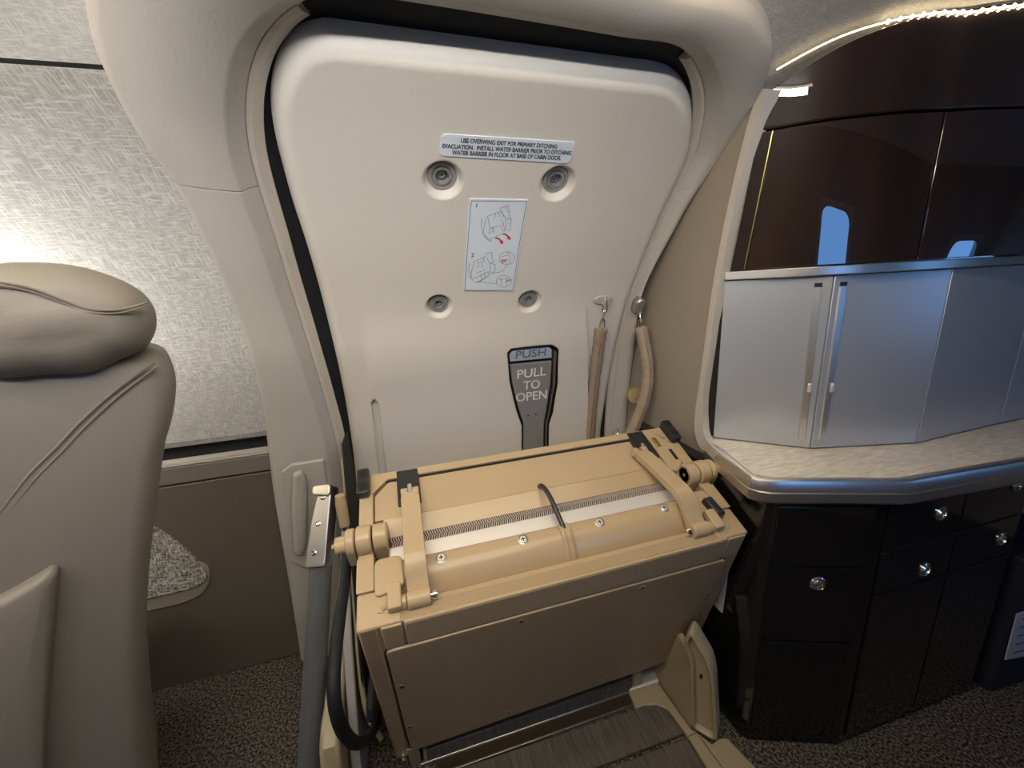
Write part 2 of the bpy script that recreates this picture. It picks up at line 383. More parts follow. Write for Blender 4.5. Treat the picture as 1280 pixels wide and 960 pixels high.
# ------------------------------------------------------------------ door surround
pairs = [((374,840),(452,840)),((362,760),(443,760)),((350,690),(436,690)),((338,620),(430,615)),((330,555),(420,550)),
 ((322,500),(407,500)),((303,430),(386,430)),((275,360),(364,360)),((245,298),(345,298)),((208,230),(324,232)),((160,165),(311,178)),((118,85),(308,128)),((101,20),(315,80)),
 ((97,-40),(332,42)),((112,-105),(366,8)),((250,-150),(420,-8)),((500,-120),(520,3)),((720,-60),(680,29)),((850,-12),(780,46)),((910,3),(838,54)),((948,22),(862,70)),
 ((970,55),(876,98)),((969,88),(880,125)),((955,125),(877,155)),((935,160),(867,195)),((905,200),(852,225)),((873,243),(838,252)),((845,290),(818,295)),((822,330),(803,330)),
 ((808,358),(792,362)),((801,390),(782,395)),((796,440),(773,440)),((790,490),(767,490)),((786,545),(763,545)),((784,640),(762,640)),((775,800),(755,800))]
PO = catmull([WS(*a, .05) for a, b in pairs], 8); PI_ = catmull([WS(*b, .015) for a, b in pairs], 8)
def ridx(k): return k*8
SUR = thing('trim_1', (.3, 1.3, 0), 'beige moulded liner framing the entry door', 'door frame', 'structure')
def surround_piece(name, i0, i1):
    loops = []; ids = [(i0, -.006), (i0+.12, 0)]+[(i, 0) for i in range(i0+1, i1)]+[(i1-.12, 0), (i1, -.006)]
    for fi, dh in ids:
        i = int(math.floor(fi)); t_ = fi-i; j = min(i+1, len(PO)-1); o = PO[i]*(1-t_)+PO[j]*t_; n = PI_[i]*(1-t_)+PI_[j]*t_; wd = np.linalg.norm(n-o); lip = min(.035, .45*wd); ed = min(.022, .25*wd)
        st = [(0, -.04), (0, .0), (.12*ed, .024), (.4*ed, .040), (ed, .05), ((wd-lip)*.5+ed*.5, .052), (wd-lip, .050), (wd-.8*lip, .046), (wd-.45*lip, .030), (wd-.12*lip, .022), (wd, .016), (wd, -.04)]
        loops.append([W3(*(o+(n-o)*(d/wd)), h+dh) for d, h in st])
    m = MB().loft(loops, False, False, False)
    return obj(name, m, M['liner'], SUR, angle=50)
k1, k2 = ridx(9), ridx(25)+4
surround_piece('liner_section', 0, k1); surround_piece('liner_section', k1, k2); surround_piece('liner_section', k2, len(PO)-1)
obj('liner_backing', MB().loft([[W3(*(PO[i]*.96+PI_[i]*.04), -.0), W3(*PI_[i], -.0)] for i in range(0, len(PO))], False, False, False), M['rubber'], SUR)

# door outline in wall coordinates
dl = [(452,700),(447,640),(442,580),(432,510),(420,450),(408,400),(395,350),(380,300),(365,255),(352,210),(341,165),(337,125),(342,88),(356,57),(378,38),(405,31)]
dr = [(757,700),(752,600),(751,545),(757,500),(766,450),(779,395),(792,352),(808,312),(826,268),(846,226),(860,192),(866,160),(866,130),(858,108),(843,92),(822,84)]
DL = np.array([WS(*p, .0) for p in dl]); DR = np.array([WS(*p, .0) for p in dr])
S_DB = s_of_z(.02); s_top = (DL[-1, 1]+DR[-1, 1])/2
for D in (DL, DR):
    for i in range(1, len(D)): D[i, 1] = max(D[i, 1], D[i-1, 1]+.002)
    for i in range(len(D)-2, 0, -1): D[i, 1] = min(D[i, 1], D[i+1, 1]-.001)
DL = np.vstack([[DL[0, 0], S_DB], DL]); DR = np.vstack([[DR[0, 0], S_DB], DR])
DLs = np.vstack([DL[:2], catmull(DL[2:], 6)]); DRs = np.vstack([DR[:2], catmull(DR[2:], 6)])
DLs[:, 1] = np.maximum.accumulate(DLs[:, 1]); DRs[:, 1] = np.maximum.accumulate(DRs[:, 1])

# metal edge strips and seal
def strip_along(i0, i1, wd, name, par, material, o0=.018, o1=.004):
    loops = []
    for i in range(i0, i1+1):
        n = PI_[i]; t = PI_[min(i+1, len(PI_)-1)]-PI_[max(i-1, 0)]; t /= np.linalg.norm(t); nn = np.array([t[1], -t[0]])
        loops.append([W3(*n, -.02), W3(*n, o0), W3(*(n+nn*wd*.35), o0-.001), W3(*(n+nn*wd*.8), o1), W3(*(n+nn*wd), o1-.004), W3(*(n+nn*wd), -.03)])
    return obj(name, MB().loft(loops, True), material, par, angle=40)
strip_along(0, ridx(14)+1, .027, 'metal_edge', SUR, M['satin'])
strip_along(ridx(20), len(PI_)-1, .019, 'metal_edge', SUR, M['satin'])
DOUT = np.vstack([DLs[2:], DRs[:1:-1]])
def res_open(p, n):
    d = np.concatenate([[0], np.cumsum(np.linalg.norm(np.diff(p, axis=0), axis=1))]); t = np.linspace(0, d[-1], n)
    return np.stack([np.interp(t, d, p[:, 0]), np.interp(t, d, p[:, 1])], 1)
A = res_open(PI_[ridx(3):], 140)
B = np.array([DOUT[np.argmin(np.linalg.norm(DOUT-a, axis=1))] for a in A])
ctr = np.array([.32, (DL[2, 1]+s_top)/2]); 
m = MB().loft([[W3(*(a+(a-b)*.0), -.004), W3(*(a*.5+b*.5), -.006), W3(*b, -.02), W3(*(b+(ctr-b)*.08), -.03)] for a, b in zip(A, B)], False, False, False)
obj('door_seal', m, M['rubber'], SUR)
# backing behind everything round the door, keeps the light out
obj('frame_backing', wall_sheet(-.5, 1.05, s_of_z(-.02), S_CEIL+.12, -.07, .02), M['dark'], SUR)

# left jamb access cover with moulded grip bulge
def wfr(a, b, h): return W3(a, b, h)
def wpoly(pts, off): return [tuple(WS(*p, off)) for p in pts]
cov = rounded(dense(wpoly([(352,590),(364,580),(405,574),(409,600),(412,650),(400,690),(396,720),(362,700),(356,640)], .055), .03), .004, 2)
wall_obj('jamb_cover', MB().pillow(cov, ident, .045, .060, .006, 3), M['liner'], SUR)
blg = wpoly([(366,590),(378,585),(385,598),(385,640),(384,680),(378,694),(368,690),(364,640)], .06)
wall_obj('jamb_bulge', MB().pillow(rounded(blg, .02, 4), ident, .055, .082, .016, 5), M['liner'], SUR, angle=60)

# ------------------------------------------------------------------ entry door
DOOR = thing('door_1', (.32, 1.4, 0), 'beige leather covered entry door with rounded top and recessed bolts', 'door', 'structure')
CUPS = [np.array(WS(*p, .03)) for p in ((554, 226), (697, 230), (549, 383), (662, 377))]
CR = [.050, .050, .042, .042]
def poly_sd(P, poly):
    """signed distance (negative inside) of points P (n,2) to polygon"""
    poly = np.array(poly); d = np.full(len(P), 1e9); ins = np.zeros(len(P), bool)
    for i in range(len(poly)):
        a = poly[i]; b = poly[(i+1) % len(poly)]; ab = b-a; t = np.clip(((P-a)@ab)/max(ab@ab, 1e-12), 0, 1)
        d = np.minimum(d, np.linalg.norm(P-(a+t[:, None]*ab), axis=1))
        cond = ((a[1] > P[:, 1]) != (b[1] > P[:, 1]))
        xx = a[0]+(P[:, 1]-a[1])*(b[0]-a[0])/(b[1]-a[1] if abs(b[1]-a[1]) > 1e-12 else 1e-12)
        ins ^= cond & (P[:, 0] < xx)
    return np.where(ins, -d, d)
def line_d(P, chain):
    d = np.full(len(P), 1e9)
    for a, b in zip(chain[:-1], chain[1:]):
        ab = b-a; t = np.clip(((P-a)@ab)/max(ab@ab, 1e-12), 0, 1); d = np.minimum(d, np.linalg.norm(P-(a+t[:, None]*ab), axis=1))
    return d
def sst(x, a, b): t = np.clip((x-a)/(b-a), 0, 1); return t*t*(3-2*t)
HO = .045                                                   # height of the raised lower field
POCK = rounded(wpoly([(634,441),(639,436),(690,431),(698,436),(697,478),(691,515),(686,530),(686,600),(653,600),(652,532),(645,512),(637,478)], HO), .006, 3)
SLOT = rounded(wpoly([(463,507),(468,499),(474,505),(478,540),(484,600),(474,600),(468,545)], HO), .004, 3)
BUL_L = np.array([WS(*p, .03) for p in ((440,360),(462,385),(466,440),(470,500),(478,560),(486,620),(490,700))])
BUL_R = np.array([WS(*p, .03) for p in ((722,360),(733,385),(735,440),(734,500),(733,560),(733,640),(735,700))])
S_BT = WS(600, 376, .03)[1]
def door_height(P):
    h = np.full(len(P), .030)
    cx = lambda s, B: np.interp(-s, -B[:, 1], B[:, 0])
    bl = sst(P[:, 0]-cx(P[:, 1], BUL_L), -.028, .006)*sst(cx(P[:, 1], BUL_R)-P[:, 0], -.004, .004)
    h += .017*bl*sst(S_BT-P[:, 1], .0, .26)
    dr_ = np.minimum(line_d(P, DLs[2:]), line_d(P, DRs[2:])); dr_ = np.minimum(dr_, line_d(P, np.array([DLs[-1], DRs[-1]])))
    R = .040; q = np.clip(1-dr_/R, 0, 1); h -= .055*(1-np.sqrt(np.clip(1-q*q, 0, 1)))
    for c, r in zip(CUPS, CR):
        d = np.linalg.norm(P-c, axis=1); h -= .022*(1-sst(d, r*.66, r)); h -= .025*(1-sst(d, r*.5, r*.58))
    h -= .026*(1-sst(poly_sd(P, POCK), -.004, -.0005)); h -= .018*(1-sst(poly_sd(P, SLOT), -.004, .0))
    return h
rows = np.concatenate([np.linspace(S_DB, s_of_z(.55), 12, endpoint=False), np.linspace(s_of_z(.55), s_top-.06, 400, endpoint=False), s_top-.06*(np.cos(np.linspace(0, math.pi/2, 50)))])
NXD = 330; grid = []
for s in rows:
    f_ = (s-S_DB)/(s_top-S_DB); sl = S_DB+f_*(DLs[-1, 1]-S_DB)*.99995; sr = S_DB+f_*(DRs[-1, 1]-S_DB)*.99995
    a = np.interp(sl, DLs[:, 1], DLs[:, 0]); b = np.interp(sr, DRs[:, 1], DRs[:, 0]); u = np.linspace(0, 1, NXD)
    grid.append(np.stack([a+(b-a)*u, sl+(sr-sl)*u], 1))
G = np.concatenate(grid); hh = door_height(G)
y = np.interp(G[:, 1], PS, _prof2[:, 0]); z = np.interp(G[:, 1], PS, _prof2[:, 1]); ny = np.interp(G[:, 1], PS, _nrm[:, 0]); nz = np.interp(G[:, 1], PS, _nrm[:, 1])
dv = np.stack([G[:, 0], y+ny*hh, z+nz*hh], 1)
nr = len(rows); idx = np.arange(nr*NXD).reshape(nr, NXD)
fq = np.stack([idx[:-1, :-1], idx[:-1, 1:], idx[1:, 1:], idx[1:, :-1]], -1).reshape(-1, 4)
mm = MB(); mm.v = dv.tolist(); mm.f = [tuple(q) for q in fq.tolist()]
obj('door_panel', mm, M['door'], DOOR, recalc=False, angle=75)
def tang(X, s, off):
    """local frame on the wall: (right, up, out) around a point"""
    o = np.array(W3(X, s, off)); u = np.array(W3(X, s+.004, off))-o; u /= np.linalg.norm(u); r = np.array([1., 0, 0]); n = np.cross(r, u)
    if n[1] > 0: n = -n
    return lambda a, b, c: tuple(o+r*a+u*b+n*c)
for c, r in zip(CUPS, CR):
    f = tang(*c, .008+ (0 if r > .045 else .004)); k = r/.05
    rg = obj('bolt_cup', MB().lathe([(.035*k, -.004), (.035*k, .002), (.033*k, .0045), (.026*k, .005), (.0245*k, .001), (.0235*k, .001), (.0225*k, .005), (.017*k, .006), (.0145*k, -.001), (.0135*k, -.012)], f, 36, False, False), M['cup'], DOOR)
    obj('bolt_head', MB().lathe([(.014*k, -.012), (.014*k, -.010), (.010*k, -.009), (.009*k, -.004), (.0055*k, -.004), (.005*k, -.009)], f, 20), M['hsteel'], rg)
# pocket liner, handle
HP = [tuple(p) for p in POCK]; HT = .047
wall_obj('handle_pocket', MB().loft([[(a, b, HT-.022) for a, b in inset(HP, .0)], [(a, b, HT+.001) for a, b in inset(HP, .0)], [(a, b, HT+.001) for a, b in inset(HP, .003)], [(a, b, HT-.018) for a, b in inset(HP, .0035)]], True, True, True), M['rubber'], DOOR)
HF = HT-.003
lev = rounded(wpoly([(637.5,457),(690,452),(688,480),(683,512),(680,528),(680,600),(655,600),(654.5,530),(648,510),(640.5,480)], HF), .003, 2)
hl = wall_obj('handle_lever', MB().pillow(dense(lev, .05), ident, HF-.014, HF, .002, 2), M['hsteel'], DOOR)
but = rounded(wpoly([(637,444),(641,439),(686,434.5),(690,437),(690,447.5),(637.5,452.5)], HF), .004, 2)
hb = wall_obj('push_button', MB().pillow(dense(but, .05), ident, HF-.014, HF, .0025, 2), M['hblue'], DOOR)
chl = rounded(wpoly([(692,438),(695.5,439),(694,478),(688,512),(684,528),(684,600),(682,600),(682,528),(686,512),(691,480)], HF), .001, 1)
wall_obj('handle_guide', MB().prism(chl, ident, HF-.014, HF+.002), M['alu'], DOOR)
for p in ((660, 519.5), (670, 518)):
    q = WS(*p, HF); obj('handle_pin', MB().lathe([(.0032, 0), (.0032, .0012)], tang(*q, HF), 12), M['black'], hl)
def text_geo(s):
    c = bpy.data.curves.new('t', 'FONT'); c.body = s; c.size = 1; c.resolution_u = 3
    o = bpy.data.objects.new('t', c); COL.objects.link(o); dg = bpy.context.evaluated_depsgraph_get(); me = o.evaluated_get(dg).to_mesh()
    v = np.array([tuple(q.co) for q in me.vertices]); f = [tuple(p.vertices) for p in me.polygons]
    o.evaluated_get(dg).to_mesh_clear(); bpy.data.objects.remove(o); bpy.data.curves.remove(c); return v, f
def wtext(s, pl, pr, cap, off, material, parent, name='lettering', bold=0.):
    v, f = text_geo(s); L = WS(*pl, off); R = WS(*pr, off); up = WS(pl[0], pl[1]-cap, off)-L; hgt = abs(up[1])
    x0, x1 = v[:, 0].min(), v[:, 0].max(); y0, y1 = min(0, v[:, 1].min()), v[:, 1].max(); m = MB(); V = []
    for q in v:
        u = (q[0]-x0)/(x1-x0); P = L+(R-L)*u; V.append(W3(P[0], P[1]+(q[1]-0)/(y1)*hgt, off))
    m.add(V, f); 
    if bold:
        for dx, ds in ((bold, 0), (0, bold), (bold, bold)):
            m.add([W3(L[0]+(R[0]-L[0])*((q[0]-x0)/(x1-x0))+dx, (L+(R-L)*((q[0]-x0)/(x1-x0)))[1]+q[1]/y1*hgt+ds, off+.0001) for q in v], f)
    return obj(name, m, material, parent, recalc=False, smooth=False)
wtext('PUSH', (644.5, 448.5), (681.5, 444.5), 9, HF+.0012, M['engd'], hb, bold=.0012)
wtext('PULL', (646.5, 473.5), (682, 469), 10.5, HF+.0012, M['engr'], hl, bold=.0012)
wtext('TO', (654, 487.5), (674.5, 485), 10.5, HF+.0012, M['engr'], hl, bold=.0012)
wtext('OPEN', (645, 502.5), (683, 498), 10.5, HF+.0012, M['engr'], hl, bold=.0012)
# placards
pof = .0325
pl1 = rounded(wpoly([(552,167.5),(719.5,178),(712,204.5),(549,194.5)], pof), [.012, .006, .012, .012], 4)
p1 = wall_obj('text_placard', MB().loft([[(a, b, .028) for a, b in pl1], [(a, b, pof) for a, b in pl1]]), M['placard'], DOOR, smooth=False)
for s, a, b in (('USE OVERWING EXIT FOR PRIMARY DITCHING', (576,178.3), (695.5,186)), ('EVACUATION.  INSTALL WATER BARRIER PRIOR TO DITCHING', (553,185.2), (713,194)), ('WATER BARRIER IN FLOOR AT BASE OF CABIN DOOR.', (565,193.3), (700.5,200.3))):
    wtext(s, a, b, 5.4, pof+.0006, M['ink'], p1, bold=.0007)
pl2 = rounded(wpoly([(586.5,248.5),(661.5,250),(642.5,364),(579,362.5)], pof), .006, 4)
p2 = wall_obj('diagram_placard', MB().loft([[(a, b, .028) for a, b in pl2], [(a, b, pof) for a, b in pl2]]), M['placard'], DOOR, smooth=False)
def ribbon(mb, pts, wd, off, closed=False):
    P = [np.array(WS(*p, off)) for p in pts]; n = len(P)
    if closed: P.append(P[0])
    Q_ = []
    for a, b in zip(P[:-1], P[1:]):
        k_ = max(1, int(abs(b[1]-a[1])/.014)+1); Q_ += [(a+(b-a)*i/k_, a+(b-a)*(i+1)/k_) for i in range(k_)]
    for a, b in Q_:
        t = b-a; t /= max(np.linalg.norm(t), 1e-9); q = np.array([-t[1], t[0]])*wd/2
        mb.add([W3(*(a-q), off), W3(*(b-q), off), W3(*(b+q), off), W3(*(a+q), off)], [(0, 1, 2, 3)])
zz = lambda pts: [(575+a*95/702, 240+b*130/960) for a, b in pts]
m = MB(); ribbon(m, zz([(105, 82), (618, 88), (488, 905), (45, 912)]), .0014, pof+.0005, True); obj('border_line', m, M['inkl'], p2, recalc=False, smooth=False)
m = MB()
for st in ([(255,225),(225,300),(215,370),(235,410),(275,440),(395,380)], [(255,225),(370,180),(375,150),(445,120),(455,190),(465,235),(420,240),(385,190),(370,180)], [(200,240),(195,310),(215,400),(265,450),(290,455),(275,440)],
           [(420,240),(425,350),(465,350),(475,250),(465,235)], [(425,250),(475,255)], [(300,330),(380,310),(400,370)], [(300,330),(310,380)], [(330,200),(315,245)], [(260,240),(275,330),(265,390)], [(355,180),(365,230)], [(390,160),(400,235)], [(425,130),(430,170),(455,190)], [(385,250),(405,310),(415,365)], [(280,340),(300,320),(310,350),(280,380)], [(445,280),(450,300)],
           [(130,640),(110,720),(100,780),(130,830),(160,840),(270,770)], [(130,640),(235,600),(240,570),(290,555),(295,610),(315,650),(270,655),(250,610)], [(85,660),(80,730),(105,810)], [(275,665),(280,740),(320,740),(325,670),(270,655)], [(120,800),(150,790),(260,735),(270,770),(160,830)], [(150,750),(240,715)], [(170,640),(165,700)], [(205,630),(200,700)],
           [(280,755),(390,735),(435,675)], [(160,825),(340,850)], [(215,600),(225,650)], [(190,760),(195,800)], [(225,745),(230,785)]):
    ribbon(m, zz(st), .0011, pof+.0005)
for cx, cy, r0, r1 in ((435, 610, 72, 58), (405, 825, 70, 55)):
    ribbon(m, zz([(cx+r0*math.cos(t), cy+r1*math.sin(t)) for t in np.linspace(0, 6.283, 20)]), .0011, pof+.0005)
for st in ([(440,555),(465,600),(455,660)], [(380,600),(440,580)], [(375,790),(385,870)], [(430,790),(435,870)], [(360,810),(450,795)]): ribbon(m, zz(st), .0011, pof+.0005)
obj('line_drawing', m, M['inkl'], p2, recalc=False, smooth=False)
m = MB()
for dx, dy in ((0, 0), (-68, 38)):
    ribbon(m, zz([(395+dx, 388+dy), (420+dx, 390+dy), (440+dx, 405+dy), (452+dx, 425+dy)]), .0042, pof+.0007); ribbon(m, zz([(435+dx, 425+dy), (462+dx, 440+dy), (462+dx, 408+dy)]), .003, pof+.0008)
for st in ([(370,640),(440,620)], [(385,620),(435,650)], [(380,660),(420,630)], [(415,830),(475,805)], [(430,810),(470,825)]): ribbon(m, zz(st), .0018, pof+.0007)
obj('red_arrows', m, M['red'], p2, recalc=False, smooth=False)
for s, a, b, c in (('1', (149, 142), (156, 142), 4.6), ('2', (104, 598), (126, 598), 4.6)):
    a, b = zz([a, b]); wtext(s, a, b, c, pof+.0006, M['ink'], p2, bold=.0004)

# ------------------------------------------------------------------ folded airstair unit
STO = np.array([0, 1.02, .83]); EV = np.array([0, -.894, -.447]); EH = np.array([0, -.447, .894])
def TF(a, v, h): return tuple(np.array([a, 0, 0])+STO+EV*v+EH*h)
FO = STO+EV*.372; EW = np.array([0, .279, -.96]); EN = np.array([0, -.96, -.279])
def FF(a, w_, h): return tuple(np.array([a, 0, 0])+FO+EW*w_+EN*h)
XL, XR, XC = -.160, .777, .3085
ST = thing('folded_airstair', (XC, .95, 0), 'tan enamelled folded airstair unit standing against the entry door', 'stairs')
# outer shell: end frames
def end_frame(sgn, mirror):
    X = lambda d: XL+d if not mirror else XR-d
    m = MB()
    m.frame_box(TF, *sorted((X(0), X(.034))), 0, .30, -.20, .0)                     # rear rail
    m.frame_box(TF, *sorted((X(0), X(.086))), .30, .372, -.05, .0)                  # wide front foot
    e = obj('end_frame', m, M['tan'], ST, bevel=.004)
    # side skin down to the foot of the unit, following the lean of the front
    a, b, c, d = np.array(FF(0, 0, -.002))[1:], np.array(FF(0, .60, -.002))[1:], np.array([1.16, .16]), np.array(TF(0, 0, -.02))[1:]
    sk_ = MB().prism([tuple(a), tuple(b), tuple(c), tuple(d)], lambda y_, z_, q: (X(q), y_, z_), .002, .03)
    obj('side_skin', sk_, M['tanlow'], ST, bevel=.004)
    # raised cheek steps on the rail
    obj('rail_step', MB().frame_box(TF, *sorted((X(-.001), X(.035))), .225, .30, 0, .005), M['tan'], ST, bevel=.002)
    # hinge knuckles
    k = []
    for d0, d1, r in ((-.022, -.003, .030), (-.0, .033, .032), (.036, .068, .030)):
        kk = MB(); p0 = TF(X(d0), .185, .012); p1 = TF(X(d1), .185, .012)
        f = lambda a_, b_, c_, p0=np.array(p0), p1=np.array(p1): tuple(p0+(p1-p0)*c_+EV*a_+EH*b_)
        kk.lathe([(r-.003, 0), (r, .1), (r, .9), (r-.003, 1)], f, 28)
        kk.frame_box(TF, *sorted((X(d0), X(d1))), .185-r*.98, .185+r*.98, -.04, .006)
        obj('hinge_knuckle', kk, M['tan'], ST, bevel=.0015)
    if not mirror:
        kk = MB(); f = lambda a_, b_, c_: tuple(np.array(TF(XL-.022-c_, .185, .008))+EV*a_+EH*b_)
        kk.lathe([(.019, 0), (.019, .022), (.017, .024), (.006, .024), (.005, .032)], f, 20); obj('hinge_pin', kk, M['tan'], ST)
    else:
        kk = MB(); f = lambda a_, b_, c_: tuple(np.array(TF(XR-.068-c_, .185, .012))+EV*a_+EH*b_)
        kk.lathe([(.024, 0), (.024, .001), (.020, .0015), (.019, -.006), (.006, -.006), (.005, .002)], f, 20); obj('hinge_pin', kk, M['alud'], ST)
    # rubber bumper with two holes
    bp = MB(); a0, a1 = sorted((X(-.003), X(.027))); bp.pillow(rounded([(a0, -.012), (a1, -.012), (a1, .066), (a0, .066)], .008, 3), TF, .0, .026, .004, 2)
    bo = obj('rubber_bumper', bp, M['black'], ST)
    for vv in (.008, .045):
        f = lambda a_, b_, c_, vv=vv: TF((a0+a1)/2+a_, vv+b_, .0262+c_)
        obj('bumper_screw', MB().lathe([(.0105, 0), (.0105, .0008), (.0085, .001), (.008, -.0005)], f, 18), M['dark'], bo)
    # lower swivel block
    obj('pivot_block', MB().frame_box(TF, *sorted((X(.062), X(.090))), .300, .352, 0, .022), M['tan'], ST, bevel=.003)
    return e
end_frame(1, False); end_frame(-1, True)
# main body under the covers
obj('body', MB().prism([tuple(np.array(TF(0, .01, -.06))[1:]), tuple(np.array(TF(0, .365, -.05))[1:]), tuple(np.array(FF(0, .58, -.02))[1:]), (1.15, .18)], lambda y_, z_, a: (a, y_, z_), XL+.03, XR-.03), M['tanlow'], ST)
# rear cover plate, with raised rear edge, bevelled at both ends
X0, X1 = XL+.036, XR-.036
obj('rear_cover', MB().prism([(X0, .06), (X0+.035, .022), (X1-.035, .022), (X1, .06), (X1, .132), (X0, .132)], TF, -.06, -.006), M['tan'], ST, bevel=.002)
obj('rear_edge_rail', MB().prism([(XL+.028, -.004), (XR-.028, -.004), (XR-.028, .06), (X1-.033, .0185), (X0+.033, .0185), (XL+.028, .06)], TF, -.07, .003), M['tan'], ST, bevel=.002)
obj('sloped_web', MB().prism([(.133, -.006), (.176, -.018), (.176, -.05), (.133, -.05)], lambda v, h, a: TF(a, v, h), X0+.02, X1-.02), M['tan'], ST)
obj('rear_gap', MB().frame_box(TF, X0+.03, X1-.03, .018, .024, -.06, -.0035), M['dark'], ST)
# grip strip: real diamond studs
gs = obj('grip_strip', MB().frame_box(TF, X0+.03, X1-.03, .176, .204, -.05, -.020), M['knurl'], ST)
stud = MB(); random.seed(3)
nx_ = 140
for i in range(nx_):
    for j in range(2):
        a = X0+.036+(X1-X0-.072)*(i+.5*j)/nx_; v0 = .178+j*.0128; sl = .0034 if j == 0 else -.0034
        q = [(a-.0011-sl/2, v0), (a+.0011-sl/2, v0), (a+.0011+sl/2, v0+.0115), (a-.0011+sl/2, v0+.0115)]
        stud.add([TF(*p, -.02) for p in q]+[TF(*p, -.017) for p in q], [(4, 5, 6, 7), (0, 1, 5, 4), (1, 2, 6, 5), (2, 3, 7, 6), (3, 0, 4, 7)])
so = obj('grip_studs', stud, mat('stud_metal', (.60, .52, .46), .4, .3), gs, smooth=False); so['kind'] = 'stuff'
obj('metal_nosing', MB().frame_box(TF, X0+.03, X1-.03, .204, .243, -.05, -.012), M['whitealu'], ST, bevel=.003)
# curved tread skin with gutter and front lip
sec = [(.243, -.055), (.243, -.006), (.25, .000), (.262, .003), (.278, .002), (.295, -.005), (.312, -.018), (.326, -.034), (.336, -.044), (.345, -.048), (.352, -.048), (.352, -.07)]
obj('curved_skin', MB().loft([[TF(a, v, h) for v, h in sec] for a in np.linspace(XL+.036, XR-.036, 3)]), M['tan'], ST, angle=50)
lipx0, lipx1 = XL+.090, XR-.064
obj('front_lip', MB().prism([(.352, -.05), (.352, -.012), (.356, -.008), (.398, -.0), (.398, -.08), (.352, -.09)], lambda v, h, a: TF(a, v-.022, h), lipx0, lipx1), M['tan'], ST, bevel=.003)
for a in (.019, .212, .412, .598):
    f = lambda a_, b_, c_, a=a: TF(a+a_, .262+b_, .0035+c_)
    wsh = obj('screw_washer', MB().lathe([(.0125, -.004), (.0125, 0), (.0105, .0008), (.0095, -.001)], f, 22), M['alud'], ST)
    sc = MB().lathe([(.0088, -.002), (.0088, .0012), (.0076, .0020), (.001, .0021)], f, 18)
    so = obj('screw_head', sc, M['whitealu'], wsh, angle=25)
    cr = MB(); cr.frame_box(f, -.0052, .0052, -.0011, .0011, .0016, .0025); cr.frame_box(f, -.0011, .0011, -.0052, .0052, .0016, .0025); obj('screw_cross', cr, M['dark'], so)
# cable and its cover channel
cb = [TF(.300, .118, -.02), TF(.302, .128, .006), TF(.305, .15, .018), TF(.309, .18, .020), TF(.312, .21, .016), TF(.315, .236, .010), TF(.317, .256, .006), TF(.318, .27, .004)]
obj('black_cable', MB().tube(smooth_path(cb, 6), .0062, 12), M['black'], ST)
ch = [(.245, .004), (.255, .010), (.268, .012), (.285, .008), (.302, -.003), (.318, -.017), (.332, -.033), (.345, -.043)]
cc = MB()
for a0, a1, dh in ((.305, .333, 0.), (.309, .315, .0035), (.3245, .329, .0025)):
    cc.loft([[TF(a0, v, h-.014), TF(a0, v, h+dh-.002), TF(a0+.002, v, h+dh), TF(a1-.002, v, h+dh), TF(a1, v, h+dh-.002), TF(a1, v, h-.014)] for v, h in (ch if dh == 0 else ch[2:-1])])
obj('cable_channel', cc, M['tan'], ST, angle=40)
